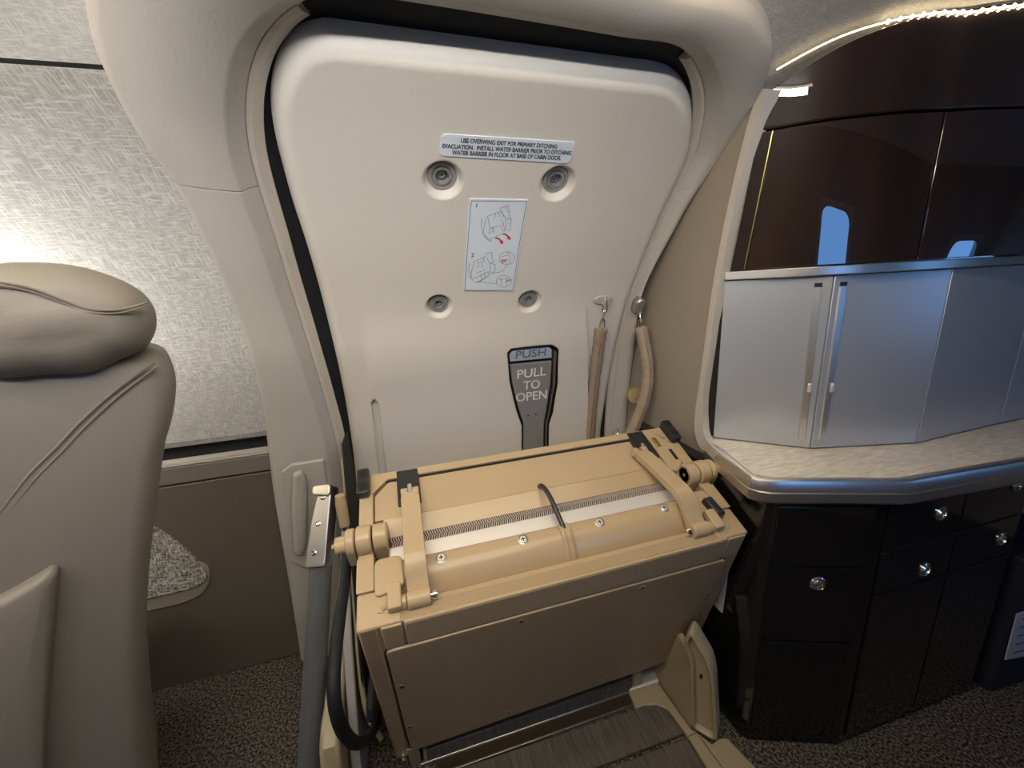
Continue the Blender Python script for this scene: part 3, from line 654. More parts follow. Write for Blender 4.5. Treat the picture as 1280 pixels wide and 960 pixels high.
# folding links with hinge wells
for mir in (False, True):
    X = (lambda d: XL+d) if not mir else (lambda d: XR-d)
    c = .1245
    a0, a1 = sorted((X(.093), X(.150)))
    hw = obj('hinge_well', MB().frame_box(TF, a0, a1, -.002, .105, -.05, .004), M['black'], ST, bevel=.003)
    obj('hinge_tongue', MB().frame_box(TF, *sorted((X(c-.006), X(c+.006))), .05, .10, .0, .012), M['chrome'], hw, bevel=.003)
    lk = MB(); prof = [(.078, .010), (.085, .022), (.11, .028), (.15, .030), (.20, .034), (.235, .042), (.26, .043), (.285, .034), (.305, .022), (.325, .012), (.345, .004)]
    sh = [0, 0, 0, .0, .0, 0, 0, 0, 0, 0, 0] if not mir else [.028, .028, .024, .012, .002, 0, 0, 0, 0, 0, 0]
    loops = []
    for (v, h), d in zip(smooth_path(prof, 4), np.interp(np.linspace(0, 10, 41), range(11), sh)):
        hwid = .0225 if v > .1 else .020
        loops.append([TF(X(c-hwid+d), v, h), TF(X(c+hwid+d), v, h), TF(X(c+hwid+d), v, h-.022), TF(X(c-hwid+d), v, h-.022)])
    la = obj('folding_link', lk.loft(loops), M['tan'], ST, bevel=.003, angle=30)
    dd0 = sh[0]
    for q in (-.014, .014):
        kk = MB(); p0 = np.array(TF(X(c+dd0+q-.008), .080, .012)); p1 = np.array(TF(X(c+dd0+q+.008), .080, .012))
        f = lambda a_, b_, c_, p0=p0, p1=p1: tuple(p0+(p1-p0)*c_+EV*a_+EH*b_)
        obj('link_ear', kk.lathe([(.012, 0), (.013, .15), (.013, .85), (.012, 1)], f, 18), M['tan'], la)
    kk = MB(); p0 = np.array(TF(X(c-.024), .337, .003)); p1 = np.array(TF(X(c+.0235), .337, .003))
    f = lambda a_, b_, c_, p0=p0, p1=p1: tuple(p0+(p1-p0)*c_+EV*a_+EH*b_)
    obj('link_barrel', kk.lathe([(.016, 0), (.0175, .04), (.0175, .96), (.016, 1)], f, 24), M['tan'], la)
    kk = MB(); p0 = np.array(TF(X(.082), .337, .003)); p1 = np.array(TF(X(c-.026), .337, .003))
    f = lambda a_, b_, c_, p0=p0, p1=p1: tuple(p0+(p1-p0)*c_+EV*a_+EH*b_)
    obj('link_spacer', kk.lathe([(.014, 0), (.014, 1)], f, 22), M['tan'], la)
    kk = MB(); p0 = np.array(TF(X(c+.0235), .337, .003)); p1 = np.array(TF(X(c+.038), .337, .003))
    f = lambda a_, b_, c_, p0=p0, p1=p1: tuple(p0+(p1-p0)*c_+EV*a_+EH*b_)
    obj('link_bolt', kk.lathe([(.006, 0), (.006, .3), (.010, .32), (.010, .85), (.007, 1)], f, 14), M['chrome'], la)
# cover blocks beside the links, right-hand latch parts
obj('side_pad', MB().pillow(rounded([(XL+.036, .235), (XL+.095, .235), (XL+.098, .305), (XL+.036, .318)], .016, 4), TF, -.04, .008, .004, 3), M['tan'], ST)
obj('side_pad', MB().pillow(rounded([(XR-.095, .235), (XR-.036, .235), (XR-.036, .310), (XR-.095, .300)], .016, 4), TF, -.04, .004, .004, 3), M['tan'], ST)
obj('black_stop', MB().pillow(rounded([(XR-.070, .268), (XR-.045, .268), (XR-.040, .322), (XR-.064, .322)], .004, 2), TF, .0, .024, .004, 3), M['black'], ST)
lt = obj('latch_plate', MB().prism(rounded([(XR-.091, .012), (XR-.060, .012), (XR-.036, .04), (XR-.036, .13), (XR-.060, .165), (XR-.089, .155)], .01, 3), TF, -.02, .003), M['tan'], ST, bevel=.002)
obj('zinc_catch', MB().frame_box(TF, XR-.083, XR-.069, .035, .07, .003, .009), M['brass'], lt, bevel=.002)
obj('latch_slot', MB().frame_box(TF, XR-.052, XR-.043, .085, .125, .003, .0045), M['dark'], lt)
# finger-shaped heat marks are embossed as short ribs beside the left pivot
em = MB()
for k in range(5):
    t = math.radians(20+35*k); em.tube([TF(XL+.058+.008*math.cos(t), .348-.006*math.sin(t), .001), TF(XL+.058+.017*math.cos(t), .348-.016*math.sin(t), .001)], .0030, 6)
obj('embossed_mark', em, M['tan'], ST)
# front face: rim, screwed panel
rim = MB().frame_box(FF, XL+.002, XR-.002, .0, .10, -.03, -.001); obj('front_rim', rim, M['tanlow'], ST, bevel=.003)
obj('front_header', MB().frame_box(FF, lipx0, lipx1, .004, .080, -.02, .004), M['tan'], ST, bevel=.003)
obj('front_corner', MB().frame_box(FF, XL+.045, lipx0-.004, .004, .080, -.02, .003), M['tan'], ST, bevel=.003)
obj('front_corner', MB().frame_box(FF, lipx1+.004, XR-.008, .004, .080, -.02, .003), M['tan'], ST, bevel=.003)
pw = rounded([(XL+.045, .083), (XR-.045, .083), (XR-.056, .560), (XL+.045, .585)], [.012, .012, .02, .006], 4)
obj('panel_shadow_gap', MB().prism(inset(pw, -.004), FF, -.02, .0005), M['dark'], ST)
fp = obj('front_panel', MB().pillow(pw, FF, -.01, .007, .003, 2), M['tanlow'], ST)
for a, v in ((.177, .105), (.49, .105), (-.100, .235), (-.104, .44), (.155, .545), (.46, .54), (.722, .225), (.715, .50)):
    f = lambda a_, b_, c_, a=a, v=v: FF(a+a_, v+b_, .007+c_)
    s1 = obj('panel_screw', MB().lathe([(.0085, 0), (.0085, .0008), (.006, .0012), (.0055, -.0005)], f, 16), M['tanlow'], fp)
    obj('panel_screw_recess', MB().lathe([(.005, .0), (.005, .001), (.004, .0012)], f, 12), M['black'], s1)
obj('front_stile', MB().frame_box(FF, XL+.002, XL+.040, .0, .62, -.03, .0), M['tanlow'], ST, bevel=.005)
obj('front_stile', MB().frame_box(FF, XR-.040, XR-.002, .0, .56, -.03, .0), M['tanlow'], ST, bevel=.005)
obj('foot_post', MB().frame_box(FF, XL+.034, XL+.062, .58, .70, -.02, .004), M['tanlow'], ST, bevel=.003)
bo = MB(); f = lambda a_, b_, c_: FF(XL+.022+a_, .615+b_, c_)
bo.lathe([(.010, -.02), (.010, .004), (.007, .006), (.005, .012)], f, 14); obj('foot_bolt', bo, M['chrome'], ST)

# ------------------------------------------------------------------ threshold
def zpoly(pts, z): return [tuple(PZ(*p, z)[:2]) for p in pts]
zf = lambda a, b, h: (a, b, h)
def floor_plate(name, poly, z0, z1, material, label, cat, bevel=.002, group=None):
    o = obj(name, MB().prism(poly, zf, z0, z1), material, None, bevel=bevel); tag(o, label, cat, group=group); return o
yr = float(PZ(855, 917, .014)[1])
floor_plate('entry_tread', [(-.06, yr+.003), (float(PZ(855, 917, .014)[0]), yr+.003)]+zpoly([(846, 903), (834, 888), (821, 882), (804, 883), (794, 886)], .014)+[(-.06, .825)], 0, .014, M['carpetg'], 'grey ribbed carpet tread just inside the door, nearest the dark threshold plate', 'carpet tread', .004)
floor_plate('entry_mat', [(-.06, .38)]+zpoly([(900, 990), (858, 922)], .008)+[(-.06, yr-.004)], 0, .008, M['carpetg'], 'grey ribbed carpet mat in front of the first tread', 'carpet tread', .003)
floor_plate('threshold_plate', [(-.06, .833), (.56, .833), (.56, .872), (-.06, .872)], 0, .004, M['brown'], 'dark brown glossy threshold plate under the folded stair', 'threshold')
floor_plate('threshold_edge_strip', [(-.06, .826), (.56, .826), (.56, .832), (-.06, .832)], 0, .012, M['alu'], 'thin bright metal strip along the tread edge', 'metal strip', .001)
ls = thing('lower_step', (.28, .92, 0), 'lowest folded step with ribbed grey carpet beneath the stair unit', 'step')
obj('step_base', MB().box(-.09, .60, .878, 1.02, 0, .05), M['tansill'], ls, bevel=.004)
obj('step_carpet', MB().box(-.08, .575, .876, 1.0, .051, .056), M['carpetg'], ls, bevel=.002)
obj('step_carpet', MB().box(-.08, .575, .870, .877, .008, .05), M['carpetg'], ls, bevel=.002)
obj('step_edge', MB().box(-.10, .60, .868, .878, 0, .008), M['alu'], ls, bevel=.002)
obj('step_bracket', MB().box(.578, .612, .87, .92, .0, .075), M['tansill'], ls, bevel=.006)
floor_plate('sill_corner', zpoly([(786, 864), (823, 853), (864, 911), (871, 914), (860, 920), (857, 916), (847, 902), (835, 886), (821, 880), (804, 881), (795, 885)], .018), 0, .018, M['tansill'], 'tan painted sill corner plate curving round the carpet tread', 'sill', .003)
floor_plate('sill_strip', zpoly([(860, 921), (871, 915.5), (925, 990), (903, 990)], .012), 0, .012, M['tansill'], 'narrow tan sill strip along the entry mat', 'sill', .002)
floor_plate('sill_cover', zpoly([(872, 915.5), (890, 930), (897, 923), (909, 922), (960, 975), (972, 990), (927, 990)], .010), 0, .010, M['tansill'], 'tan sill cover plate between the narrow strip and the black cabinet', 'sill', .003)
floor_plate('sill_bright_spot', zpoly([(786, 863), (800, 845), (798, 825), (820, 820), (823, 852)], .02), 0, .02, mat('daylit_sill', (.62, .62, .60), .4), 'pale patch of sill behind the corner plate, with bright daylight put into its colour', 'sill')  # paler colour carries a bright spot of daylight on the sill
jb = thing('sill_bracket', (.70, .72, 0), 'tan rimmed jamb post upright between stair unit and black cabinet', 'bracket')
JO = PZ(863, 909, .018); JE = PZ(897, 928, .018); jt = JE-JO; jt /= np.linalg.norm(jt); jn = np.array([jt[1], -jt[0], 0.])
if jn[1] > 0: jn = -jn
def JF(a, b, c): return tuple(np.array([JO[0], JO[1], 0])+jt*a+np.array([0, 0, b])+jn*c)
def jp2(px, py): P = PP((px, py), JO, jn); return (float(np.dot(P-JO, jt)), float(P[2]))
jpo = dense(rounded([jp2(*p) for p in ((863, 910), (862, 829), (853, 804), (863, 788), (889, 832), (893, 855), (897, 930))], .022, 4), .015)
jpi = inset(jpo, .011)
obj('post_rim', MB().loft([[JF(a, b, -.05) for a, b in jpo], [JF(a, b, -.003) for a, b in jpo], [JF(a, b, 0) for a, b in inset(jpo, .003)], [JF(a, b, 0) for a, b in inset(jpo, .008)], [JF(a, b, -.004) for a, b in jpi], [JF(a, b, -.016) for a, b in inset(jpi, .002)]]), M['tansill'], jb, angle=50)
hq = jp2(875, 851); obj('bolt_hole', MB().lathe([(.004, 0), (.004, .0015)], lambda a, b, c: JF(hq[0]+a, hq[1]+b*2.2, -.0155+c), 14), M['dark'], jb)
ck = [PX(864, 911, JO[0]), PX(862, 829, JO[0]), PX(853, 804, JO[0])]
obj('inner_cheek', MB().prism([(JO[1], .0)]+[(float(p[1]), float(p[2])) for p in ck[1:]]+[(1.06, .36), (1.06, 0)], lambda y_, z_, x_: (x_, y_, z_), JO[0]+.001, JO[0]+.02), M['tansill'], jb, bevel=.002)
# left foot of the frame
lfo = thing('jamb_foot', (-.36, .95, 0), 'rounded tan foot at the base of the left door jamb', 'door jamb')
pf = [(.80, 0), (.81, .17), (.83, .22), (.87, .245), (.92, .245), (1.1, .30), (1.35, .36), (1.35, 0)]
obj('foot_block', MB().prism(pf, lambda y_, z_, x_: (x_, y_, z_), -.325, -.275), M['tansill'], lfo, bevel=.012, seg=4)
obj('foot_panel', MB().prism([(.86, 0), (.86, .10), (1.0, .35), (1.16, .55), (1.36, .62), (1.38, .5), (1.38, 0)], lambda y_, z_, x_: (x_, y_, z_), -.270, -.246), M['liner'], lfo, bevel=.004)
gp = [(-.236, 1.26, .80), (-.236, 1.10, .48), (-.234, .98, .28), (-.222, .92, .18), (-.19, .885, .12)]
obj('rubber_bead', MB().tube(smooth_path(gp, 6), .007, 8), M['tansill'], lfo)
obj('dark_side_gap', MB().prism([(.93, .10), (.93, .2), (1.25, .85), (1.36, .85), (1.36, .1)], lambda y_, z_, x_: (x_, y_, z_), -.232, -.226), M['dark'], lfo)

# ------------------------------------------------------------------ handrail strut and black tube
hs = thing('handrail_strut', (-.41, .96, 0), 'grey tubular handrail strut with riveted metal end fitting beside the stair', 'handrail')
pb = PZ(386, 965, 0.0); pt = PX(402, 700, -.315); p_t2 = PX(410, 610, -.292)
obj('tube', MB().tube([pb, pb*.5+pt*.5, pt], .031, 24), M['strut'], hs)
ax = (Vector(p_t2)-Vector(pt)); L = ax.length; ax.normalize(); sd = Vector((.93, -.36, 0)); sd = (sd-ax*sd.dot(ax)).normalized(); fn = sd.cross(ax)
if fn.y > 0: fn = -fn
def SF(a, b, c): return tuple(Vector(pt)+sd*a+ax*b+fn*c)
ft = obj('end_fitting', MB().pillow(rounded([(-.030, -.02), (.030, -.02), (.030, L), (-.008, L), (-.024, L*.55)], .010, 3), SF, -.01, .034, .003, 3), M['alud'], hs)
obj('fitting_arm', MB().pillow(rounded([(-.028, L-.026), (.030, L-.034), (.030, L+.004), (-.028, L+.004)], .012, 4), SF, -.012, .042, .004, 3), M['alu'], ft)
for q, a in ((.02, -.006), (.10, -.001), (.175, .006)):
    f = lambda a_, b_, c_, q=q, a=a: SF(a+a_, q+b_, .034+c_)
    r_ = obj('rivet', MB().lathe([(.0085, 0), (.0085, .001), (.005, .003), (.003, .0015)], f, 14), M['chrome'], ft)
obj('foot_rivet', MB().lathe([(.004, 0), (.002, .003)], lambda a, b, c: tuple(np.array(PX(378, 948, -.405))+np.array([a, -.034-c, b])), 10), M['chrome'], hs)
tb = [PX(*p, -.205) for p in ((434, 672), (432, 720), (425, 770), (419, 820), (417, 860), (421, 893), (431, 917), (446, 929), (461, 922), (470, 903), (471, 885))] + [np.array([-.195, .84, .27]), np.array([-.188, .95, .30])]
tag(obj('black_hose', MB().tube(smooth_path(tb, 6), .0125, 14), M['rubber']), 'black rubber hose hanging in a loop left of the stair unit', 'hose')
# short tan rod end above the hose
rd = thing('rod_end', PX(430, 650, -.225), 'short tan rod with silver tip beside the left hinge of the stair', 'rod')
ra, rb = np.array(PX(426, 628, -.225)), np.array(PX(431, 656, -.225))
obj('rod', MB().tube([ra+(ra-rb)*.3, ra, rb], [.012, .015, .014], 14), M['tan'], rd); obj('tip', MB().tube([rb, rb+(rb-ra)*.22], .009, 10), M['chrome'], rd)

# ------------------------------------------------------------------ cable straps
def chain(mb_name, pts, parent):
    P = [np.array(p) for p in pts]
    for i, (a, b) in enumerate(zip(P[:-1], P[1:])):
        c = (a+b)/2; d = b-a; l = np.linalg.norm(d); d /= l; s1 = np.cross(d, [0, 1, 0]); s1 /= np.linalg.norm(s1); s2 = np.cross(d, s1)
        q = s1*.8+s2*.6 if i % 2 == 0 else s1*.5-s2*.85
        obj('chain_link', MB().tube([c+d*math.cos(t)*l*.68+q*math.sin(t)*.0085 for t in np.linspace(0, 2*math.pi, 18, endpoint=False)], .0024, 8, True), M['chrome'], parent)
def strap(pts, r, brk, cpts, label, off):
    P = smooth_path(pts, 10)
    t = thing('pull_strap', P[-1], label, 'strap')
    n = len(P); rs = [r*(1+.05*math.sin(i*1.7)+.03*math.sin(i*.6)) for i in range(n)]
    sl = obj('leather_sleeve', MB().tube(P, rs, 16), M['strap'], t, angle=60)
    sm = [np.array(p)+np.array([-r*.2, -r*.98, 0]) for p in P]
    obj('sleeve_seam', MB().tube(sm, .0018, 6), M['seam'], sl)
    chain('c', cpts, t); return t
s1 = strap([W3(*WS(*p, .035), .035) for p in ((751, 410), (747, 440), (742, 480), (738, 520), (736, 560), (735, 600))], .0235, None,
           [W3(*WS(*p, .04), .04) for p in ((757.5, 378), (755.5, 389), (753.5, 400), (752, 411))], 'tan leather sleeved strap hanging from the door panel bracket', .04)
bf = tang(*WS(753, 374, .03), .03)
br = obj('bracket_plate', MB().pillow([(.034*math.cos(t)*(1 if abs(t) < 9 else 1), .017*math.sin(t)) for t in np.linspace(0, 2*math.pi, 28, endpoint=False)], bf, -.004, .008, .004, 3), M['liner'], s1)
obj('bracket_lug', MB().frame_box(bf, -.002, .006, -.016, .012, .006, .022), M['liner'], br, bevel=.002)
obj('bracket_lug', MB().frame_box(bf, .014, .020, -.016, .012, .006, .022), M['liner'], br, bevel=.002)
def WO(p, off): return W3(*WS(*p, off), off)
s2 = strap([PX(*p) for p in ((801, 409, .805), (807, 440, .812), (810, 468, .815), (807, 493, .805), (799, 518, .785), (788, 542, .755), (776, 562, .725))], .0215, None,
           [PX(*p) for p in ((798, 382, .80), (800, 392, .803), (801, 402, .804), (801, 411, .805))], 'tan leather sleeved strap hanging from the door frame, bowed towards the galley panel', .08)
bf = tang(*WS(797, 381, .055), .055)
obj('bracket_hood', MB().pillow(rounded([(-.014, -.03), (.016, -.03), (.018, .022), (.004, .03), (-.014, .018)], .01, 4), bf, -.02, .016, .007, 3), M['alud'], s2)
dc_ = np.array(PX(794, 495, .812)); df = lambda a, b, c: tuple(dc_+np.array([.95, -.3, 0])*a+np.array([0, 0, 1.])*b+np.array([-.3, -.95, 0])*c)
wp = thing('wall_button', tuple(dc_), 'round ochre plastic button behind the bowed strap', 'button')
obj('disc', MB().lathe([(.029, -.02), (.029, .006), (.026, .010), (.010, .011)], df, 28), mat('ochre', (.33, .28, .14), .45), wp)
for a in (-.004, .008): obj('screw', MB().lathe([(.0022, .011), (.0022, .013)], lambda x, y_, c, a=a: df(x+a, y_-.006, c), 8), M['chrome'], wp)
rg = thing('metal_ring', WO((770, 541), .04), 'small metal ring standing on the rear edge of the stair', 'ring')
c = np.array(PY(770, 540, 1.03)); obj('loop', MB().tube([c+np.array([.009*math.cos(t), 0, .009*math.sin(t)]) for t in np.linspace(0, 6.283, 16, endpoint=False)], .0018, 6, True), M['chrome'], rg)

# ------------------------------------------------------------------ galley
PA = [(.857, .914), (1.032, .751), (1.311, .675), (1.68, .684), (2.1, .684)]
ZC, ZD, ZB = .82, 1.283, 1.305
def plan_off(path, d):
    P = [np.array(p) for p in path]; out = []
    for i in range(len(P)):
        ns = []
        for a, b in ((i-1, i), (i, i+1)):
            if a >= 0 and b < len(P):
                t = P[b]-P[a]; t /= np.linalg.norm(t); ns.append(np.array([t[1], -t[0]]))
        n = sum(ns); n = n*(len(ns)/np.dot(n, n)) if len(ns) == 2 else n
        if len(ns) == 2: n = (ns[0]+ns[1])/(1+np.dot(ns[0], ns[1]))
        out.append(tuple(P[i]+n*d))
    return out
cu = thing('galley_cupboard', (1.2, .9, ZC), 'silver metallic galley cupboard above the stone worktop', 'cupboard')
bp_ = PA+[(2.1, 1.25), (.857, 1.25)]
obj('carcass', MB().prism([(.862, .925)]+plan_off(PA, -.02)[1:]+[(2.1, 1.15), (.862, 1.15)], zf, ZC+.004, ZD), M['dark'], cu)
def cdoor(i, gap0=.002, gap1=.002):
    a = np.array(PA[i]); b = np.array(PA[i+1]); t = (b-a); l = np.linalg.norm(t); t /= l; n = np.array([t[1], -t[0]])
    fr = lambda u, z_, h: (a[0]+t[0]*u+n[0]*h, a[1]+t[1]*u+n[1]*h, z_)
    o = obj('door', MB().frame_box(fr, gap0, l-gap1, ZC+.004, ZD-.002, -.018, 0), M['silver'], cu, bevel=.0015); return o, fr, l
d0, f0, l0 = cdoor(0); d1, f1, l1 = cdoor(1); d2, f2, l2 = cdoor(2); d3, f3, l3 = cdoor(3)
def chandle(fr, u0, u1, par):
    m = MB()
    # long tapered channel bar
    for k in range(1): m.loft([[fr(u0+d, z_, h) for d, h in ((-.009, .0), (-.007, .004), (.006, .006), (.009, .0))] for z_, u0 in ((ZC+.03, u1), (ZD-.028, u0))])
    h = obj('handle', m, M['alu'], par, angle=20)
    m = MB(); um = u0*.42+u1*.58; zm = ZC+.03+(ZD-ZC-.058)*.36
    m.frame_box(fr, um+.0, um+.009, zm-.012, zm+.012, .004, .011); obj('handle_catch', m, M['whitealu'], h, bevel=.002)
    m = MB(); m.frame_box(fr, u0-.008, u0+.008, ZD-.03, ZD-.018, .0, .003); obj('handle_end', m, M['black'], h)
chandle(f0, l0-.030, l0-.022, d0); chandle(f1, .024, .026, d1)
# dark upper cabinet of gloss veneer
up = thing('upper_galley_cabinet', (1.2, .9, ZB), 'dark gloss veneer overhead galley cabinet reaching the ceiling', 'cabinet')
PW = [(.862, .900), (.90, .860), (.955, .812), (1.03, .763), (1.12, .718), (1.22, .683), (1.34, .655), (1.50, .632), (1.70, .615), (2.1, .605)]
def face_strip(path, z0, z1, d0, d1, lean=None):
    """slab following a plan path from z0 to z1 (functions or numbers)"""
    P = smooth_path(path, 5); o = plan_off(P, d1); i_ = plan_off(P, d0); loops = []
    for a, b in zip(o, i_):
        lo = [(a[0], a[1]), (b[0], b[1])]
        za = z0; zb = z1(a[1]) if callable(z1) else z1
        def L(p, z_): k = .0 if lean is None else lean*max(0, z_-ZB)*max(0, 1-(p[0]-.86)/.35); return (p[0]+.03*k/.16*.2, p[1]-k, z_)
        loops.append([L(a, za), L(a, (za+zb)/2), L(a, zb), L(b, zb), L(b, za)])
    return MB().loft(loops)
def zceil(y_): return float(np.interp(-y_, -_half[:, 0][np.argmax(_half[:, 0]):], _half[:, 1][np.argmax(_half[:, 0]):]))-.004
ZS = 1.622
ks = 6
P1 = PW[:6]; P2 = [PW[5], *PW[6:9]]
obj('carcass', face_strip(PW, ZB+.002, lambda y_: zceil(y_)-.03, -.30, -.03, .16), M['black'], up)
def split(path, xa, xb):
    P = np.array(smooth_path(path, 6)); xs_ = np.linspace(xa, xb, 14); return [(x, float(np.interp(x, P[:, 0], P[:, 1]))) for x in xs_]
XSM = PX(1163, 235, 1)[0]
sm_ = PY(1162, 235, .69)[0]
obj('narrow_stile', face_strip(split(PW, .862, .882), ZB+.002, ZS-.002, -.03, .0, .16), M['wood'], up, bevel=.001)
obj('door', face_strip(split(PW, .8845, sm_-.002), ZB+.002, ZS-.002, -.03, .0, .16), M['wood'], up, bevel=.002)
obj('door', face_strip(split(PW, sm_+.002, 1.72), ZB+.002, ZS-.002, -.03, .0, .16), M['wood'], up, bevel=.002)
obj('header', face_strip(split(PW, .862, 2.1), ZS+.002, lambda y_: zceil(y_), -.03, .002, .16), M['wood'], up, bevel=.003)
obj('metal_band', face_strip(PA, ZD, ZB, -.02, .010), M['alu'], up, bevel=.002)
obj('led_reflection_line', face_strip(split(PW, .8822, .8838), ZB+.003, ZS-.003, -.002, .0012, .16), M['brass'], up)  # brass strip stands in for the golden LED reflection down the stile
# LED rope on the header: glowing geometry for an LED strip reflected in the gloss
ld = thing('led_reflection_rope', (1.2, .72, 1.79), 'warm beaded light rope along the top of the overhead cabinet, standing in for a reflected LED strip', 'light')
hp = split(PW, .874, 2.0); hp = plan_off(hp, .006); lp = []
for a, b in smooth_path(hp, 8):
    z_ = zceil(b)-.012; k = .16*max(0, z_-ZB)*max(0, 1-(a-.86)/.35); zq = zceil(b-k)-.012; lp.append((a, b-k, zq))
obj('rope', MB().tube(lp, .0018, 8), mat('reflection_glow', (1, .85, .55), .3, emit=((1, .74, .40), 3.5)), ld)
bead = MB().lathe([(.0008, -.0042), (.0034, -.002), (.0042, 0), (.0034, .002), (.0008, .0042)], lambda a, b, c: (a, b, c), 8); bo = None
acc = 0; last = None
for p in lp:
    if last is not None: acc += np.linalg.norm(np.array(p)-np.array(last))
    last = p
    if p[0] > 1.03 and acc > .020:
        acc = 0
        if bo is None: bo = obj('bead', bead, M['led'], ld); bo.location = Vector(p); bo.matrix_parent_inverse = Matrix.Translation(-ld.location)
        else:
            b2 = bo.copy(); COL.objects.link(b2); b2.location = Vector(p)
# worktop
wt = thing('galley_worktop', (1.2, .75, .77), 'pale streaked stone worktop with rounded metal edge', 'worktop')
WPATH = [(.800, .80), (.772, .677), (.80, .656), (1.06, .553), (1.42, .523), (2.1, .50)]
obj('stone_slab', MB().prism([(.852, .96), (.80, .80), (.786, .69), (.81, .668), (1.062, .566), (1.42, .536), (2.1, .513), (2.1, 1.0), (.86, 1.0)], zf, ZC-.03, ZC), M['marble'], wt)
edge = smooth_path([(.835, .90), (.80, .79), (.775, .70)], 4)+[(.772, .684), (.778, .672)]+[(.79, .661), (.81, .652), (1.055, .555), (1.075, .551), (1.42, .523), (2.1, .50)]
sect = [(-.012, -.055), (-.012, .0), (.0, .003), (.008, .001), (.012, -.007), (.013, -.026), (.016, -.028), (.016, -.050), (.012, -.055)]
obj('metal_edge', MB().sweep([(a, b, ZC) for a, b in edge], [(s_*1., u) for s_, u in sect], (0, 0, 1)), M['alu'], wt, angle=25)
# side trim rising from the worktop corner to the ceiling
side = [(.775, .686, .800), (.792, .76, .800), (.818, .86, .800), (.836, .915, .807), (.845, .945, .83), (.850, .957, .87), (.853, .958, .93), (.856, .945, 1.08), (.858, .922, 1.3), (.862, .890, 1.48), (.867, .850, 1.64), (.870, .825, 1.70)]
sp_ = smooth_path(side, 6)
def kq(z_): return float(np.interp(z_, [.82, .95], [1, .5]))
RT = thing('trim_2', (.85, .9, .8), 'satin metal trim rising from the worktop corner up the galley end panel', 'trim', 'structure')
obj('rising_trim', MB().sweep(sp_, [(-.013, -.030), (.007, -.030), (.010, -.025), (.010, .018), (.006, .022), (-.013, .022)], [(0, -1, 0) if i > 18 else (0, 0, 1) for i in range(len(sp_))]) if False else
    MB().loft([[(min(p[0]-.010, .8405) if dx < 0 else p[0]+dx, p[1]+ny_*q*kq(p[2]), p[2]+nz_*q*kq(p[2])) for dx, q in ((-.010, -.022), (.012, -.022), (.012, .022), (-.006, .022), (-.010, .018))] for p, (ny_, nz_) in zip(sp_, [(lambda t: (t[1], -t[0]))((np.array(sp_[min(i+1, len(sp_)-1)])-np.array(sp_[max(i-1, 0)]))[1:]/np.linalg.norm((np.array(sp_[min(i+1, len(sp_)-1)])-np.array(sp_[max(i-1, 0)]))[1:])) for i in range(len(sp_))])]), M['satin'], RT, angle=30)
# end panel of the galley (faces the door)
ep = [(p[1], p[2]) for p in sp_ if p[2] > .79]
wl_ = [(float(a), float(b)) for a, b in (_half+_nrm[:len(_half)]*.0) if .76 < b < 1.72][::3]
wl_ = [(float(a), float(b)) for a, b in _half if .0 < b < 1.72][::3]
pe = [(.72, .0)]+ep+wl_[::-1]+[(1.38, .0)]
tag(obj('wall_galley', MB().prism(pe, lambda y_, z_, x_: (x_, y_, z_), .846, .862), M['side'], smooth=False), 'taupe end panel of the galley beside the entry door', 'wall panel', 'structure')
# black base cabinets
bc = thing('galley_base_cabinet', (1.2, .8, 0), 'black gloss galley base cabinet with round metal push latches', 'cabinet')
BP = [(.797, .672), (.797+.012, .650), (1.022, .570), (1.045, .566), (1.56, .556)]
obj('carcass', MB().prism([(.812, 1.28)]+BP+[(1.565, .76), (2.1, .76), (2.1, 1.28)], zf, .0, ZC-.057), M['blackg'], bc, bevel=.004)
def bface(a, b):
    a = np.array(a); b = np.array(b); t = b-a; l = np.linalg.norm(t); t /= l; n = np.array([t[1], -t[0]])
    return (lambda u, z_, h: (a[0]+t[0]*u+n[0]*h, a[1]+t[1]*u+n[1]*h, z_)), l, a, n
fa, la_, aa, na = bface((.809, .650), (1.022, .570)); fb, lb_, ab_, nb = bface((1.045, .566), (1.56, .556))
def on(fr_a, n, px, py): P = PP((px, py), (*fr_a, 0), (*n, 0)); return P
def knob(fr, u, z_, par):
    f = lambda a, b, c: fr(u+a, z_+b, c)
    k = obj('push_latch', MB().lathe([(r_*1.25, h_*1.2) for r_, h_ in [(.0155, .003), (.0155, .006), (.013, .0085), (.0118, .0065), (.0108, .0065), (.0095, .0095), (.0065, .011), (.006, .009), (.003, .0085)]], f, 28), M['chrome'], par); return k
def front(fr, u0, u1, z0, z1, r=.012):
    return obj('drawer_front', MB().pillow(rounded([(u0, z0), (u1, z0), (u1, z1), (u0, z1)], r, 3), lambda a, b, c: fr(a, b, c), .0, .005, .002, 2), M['blackg'], bc)
def uz(px, py, a, n):
    P = on(a, n, px, py); return float(np.hypot(P[0]-a[0], P[1]-a[1])*np.sign(P[0]-a[0])), float(P[2])
u, z1_ = uz(945, 706, aa, na); _, z0_ = uz(945, 797, aa, na); _, zt = uz(1080, 715, aa, na)
dA = front(fa, .004, la_-.004, z1_+.004, ZC-.068, .004); dB = front(fa, .004, la_-.004, z0_, z1_-.003); front(fa, .004, la_-.004, .03, z0_-.006, .004)
u, z_ = uz(1020, 727, aa, na); knob(fa, u, z_, dB)
us = [.004, .262, .511]; zs = [.03, .50, .625, ZC-.068]
fr_ = {}
for i in range(2):
    for j in range(3):
        if j == 0 and i == 0: pass
        fr_[i, j] = front(fb, us[i]+.002, us[i+1]-.002, zs[j]+.002, zs[j+1]-.002, .003)
for (px, py), key in (((1172, 640), (0, 2)), ((1152, 710), (0, 1)), ((1247, 672), (1, 1)), ((1267, 605), (1, 2))):
    u, z_ = uz(px, py, ab_, nb); knob(fb, u, z_, fr_[key])
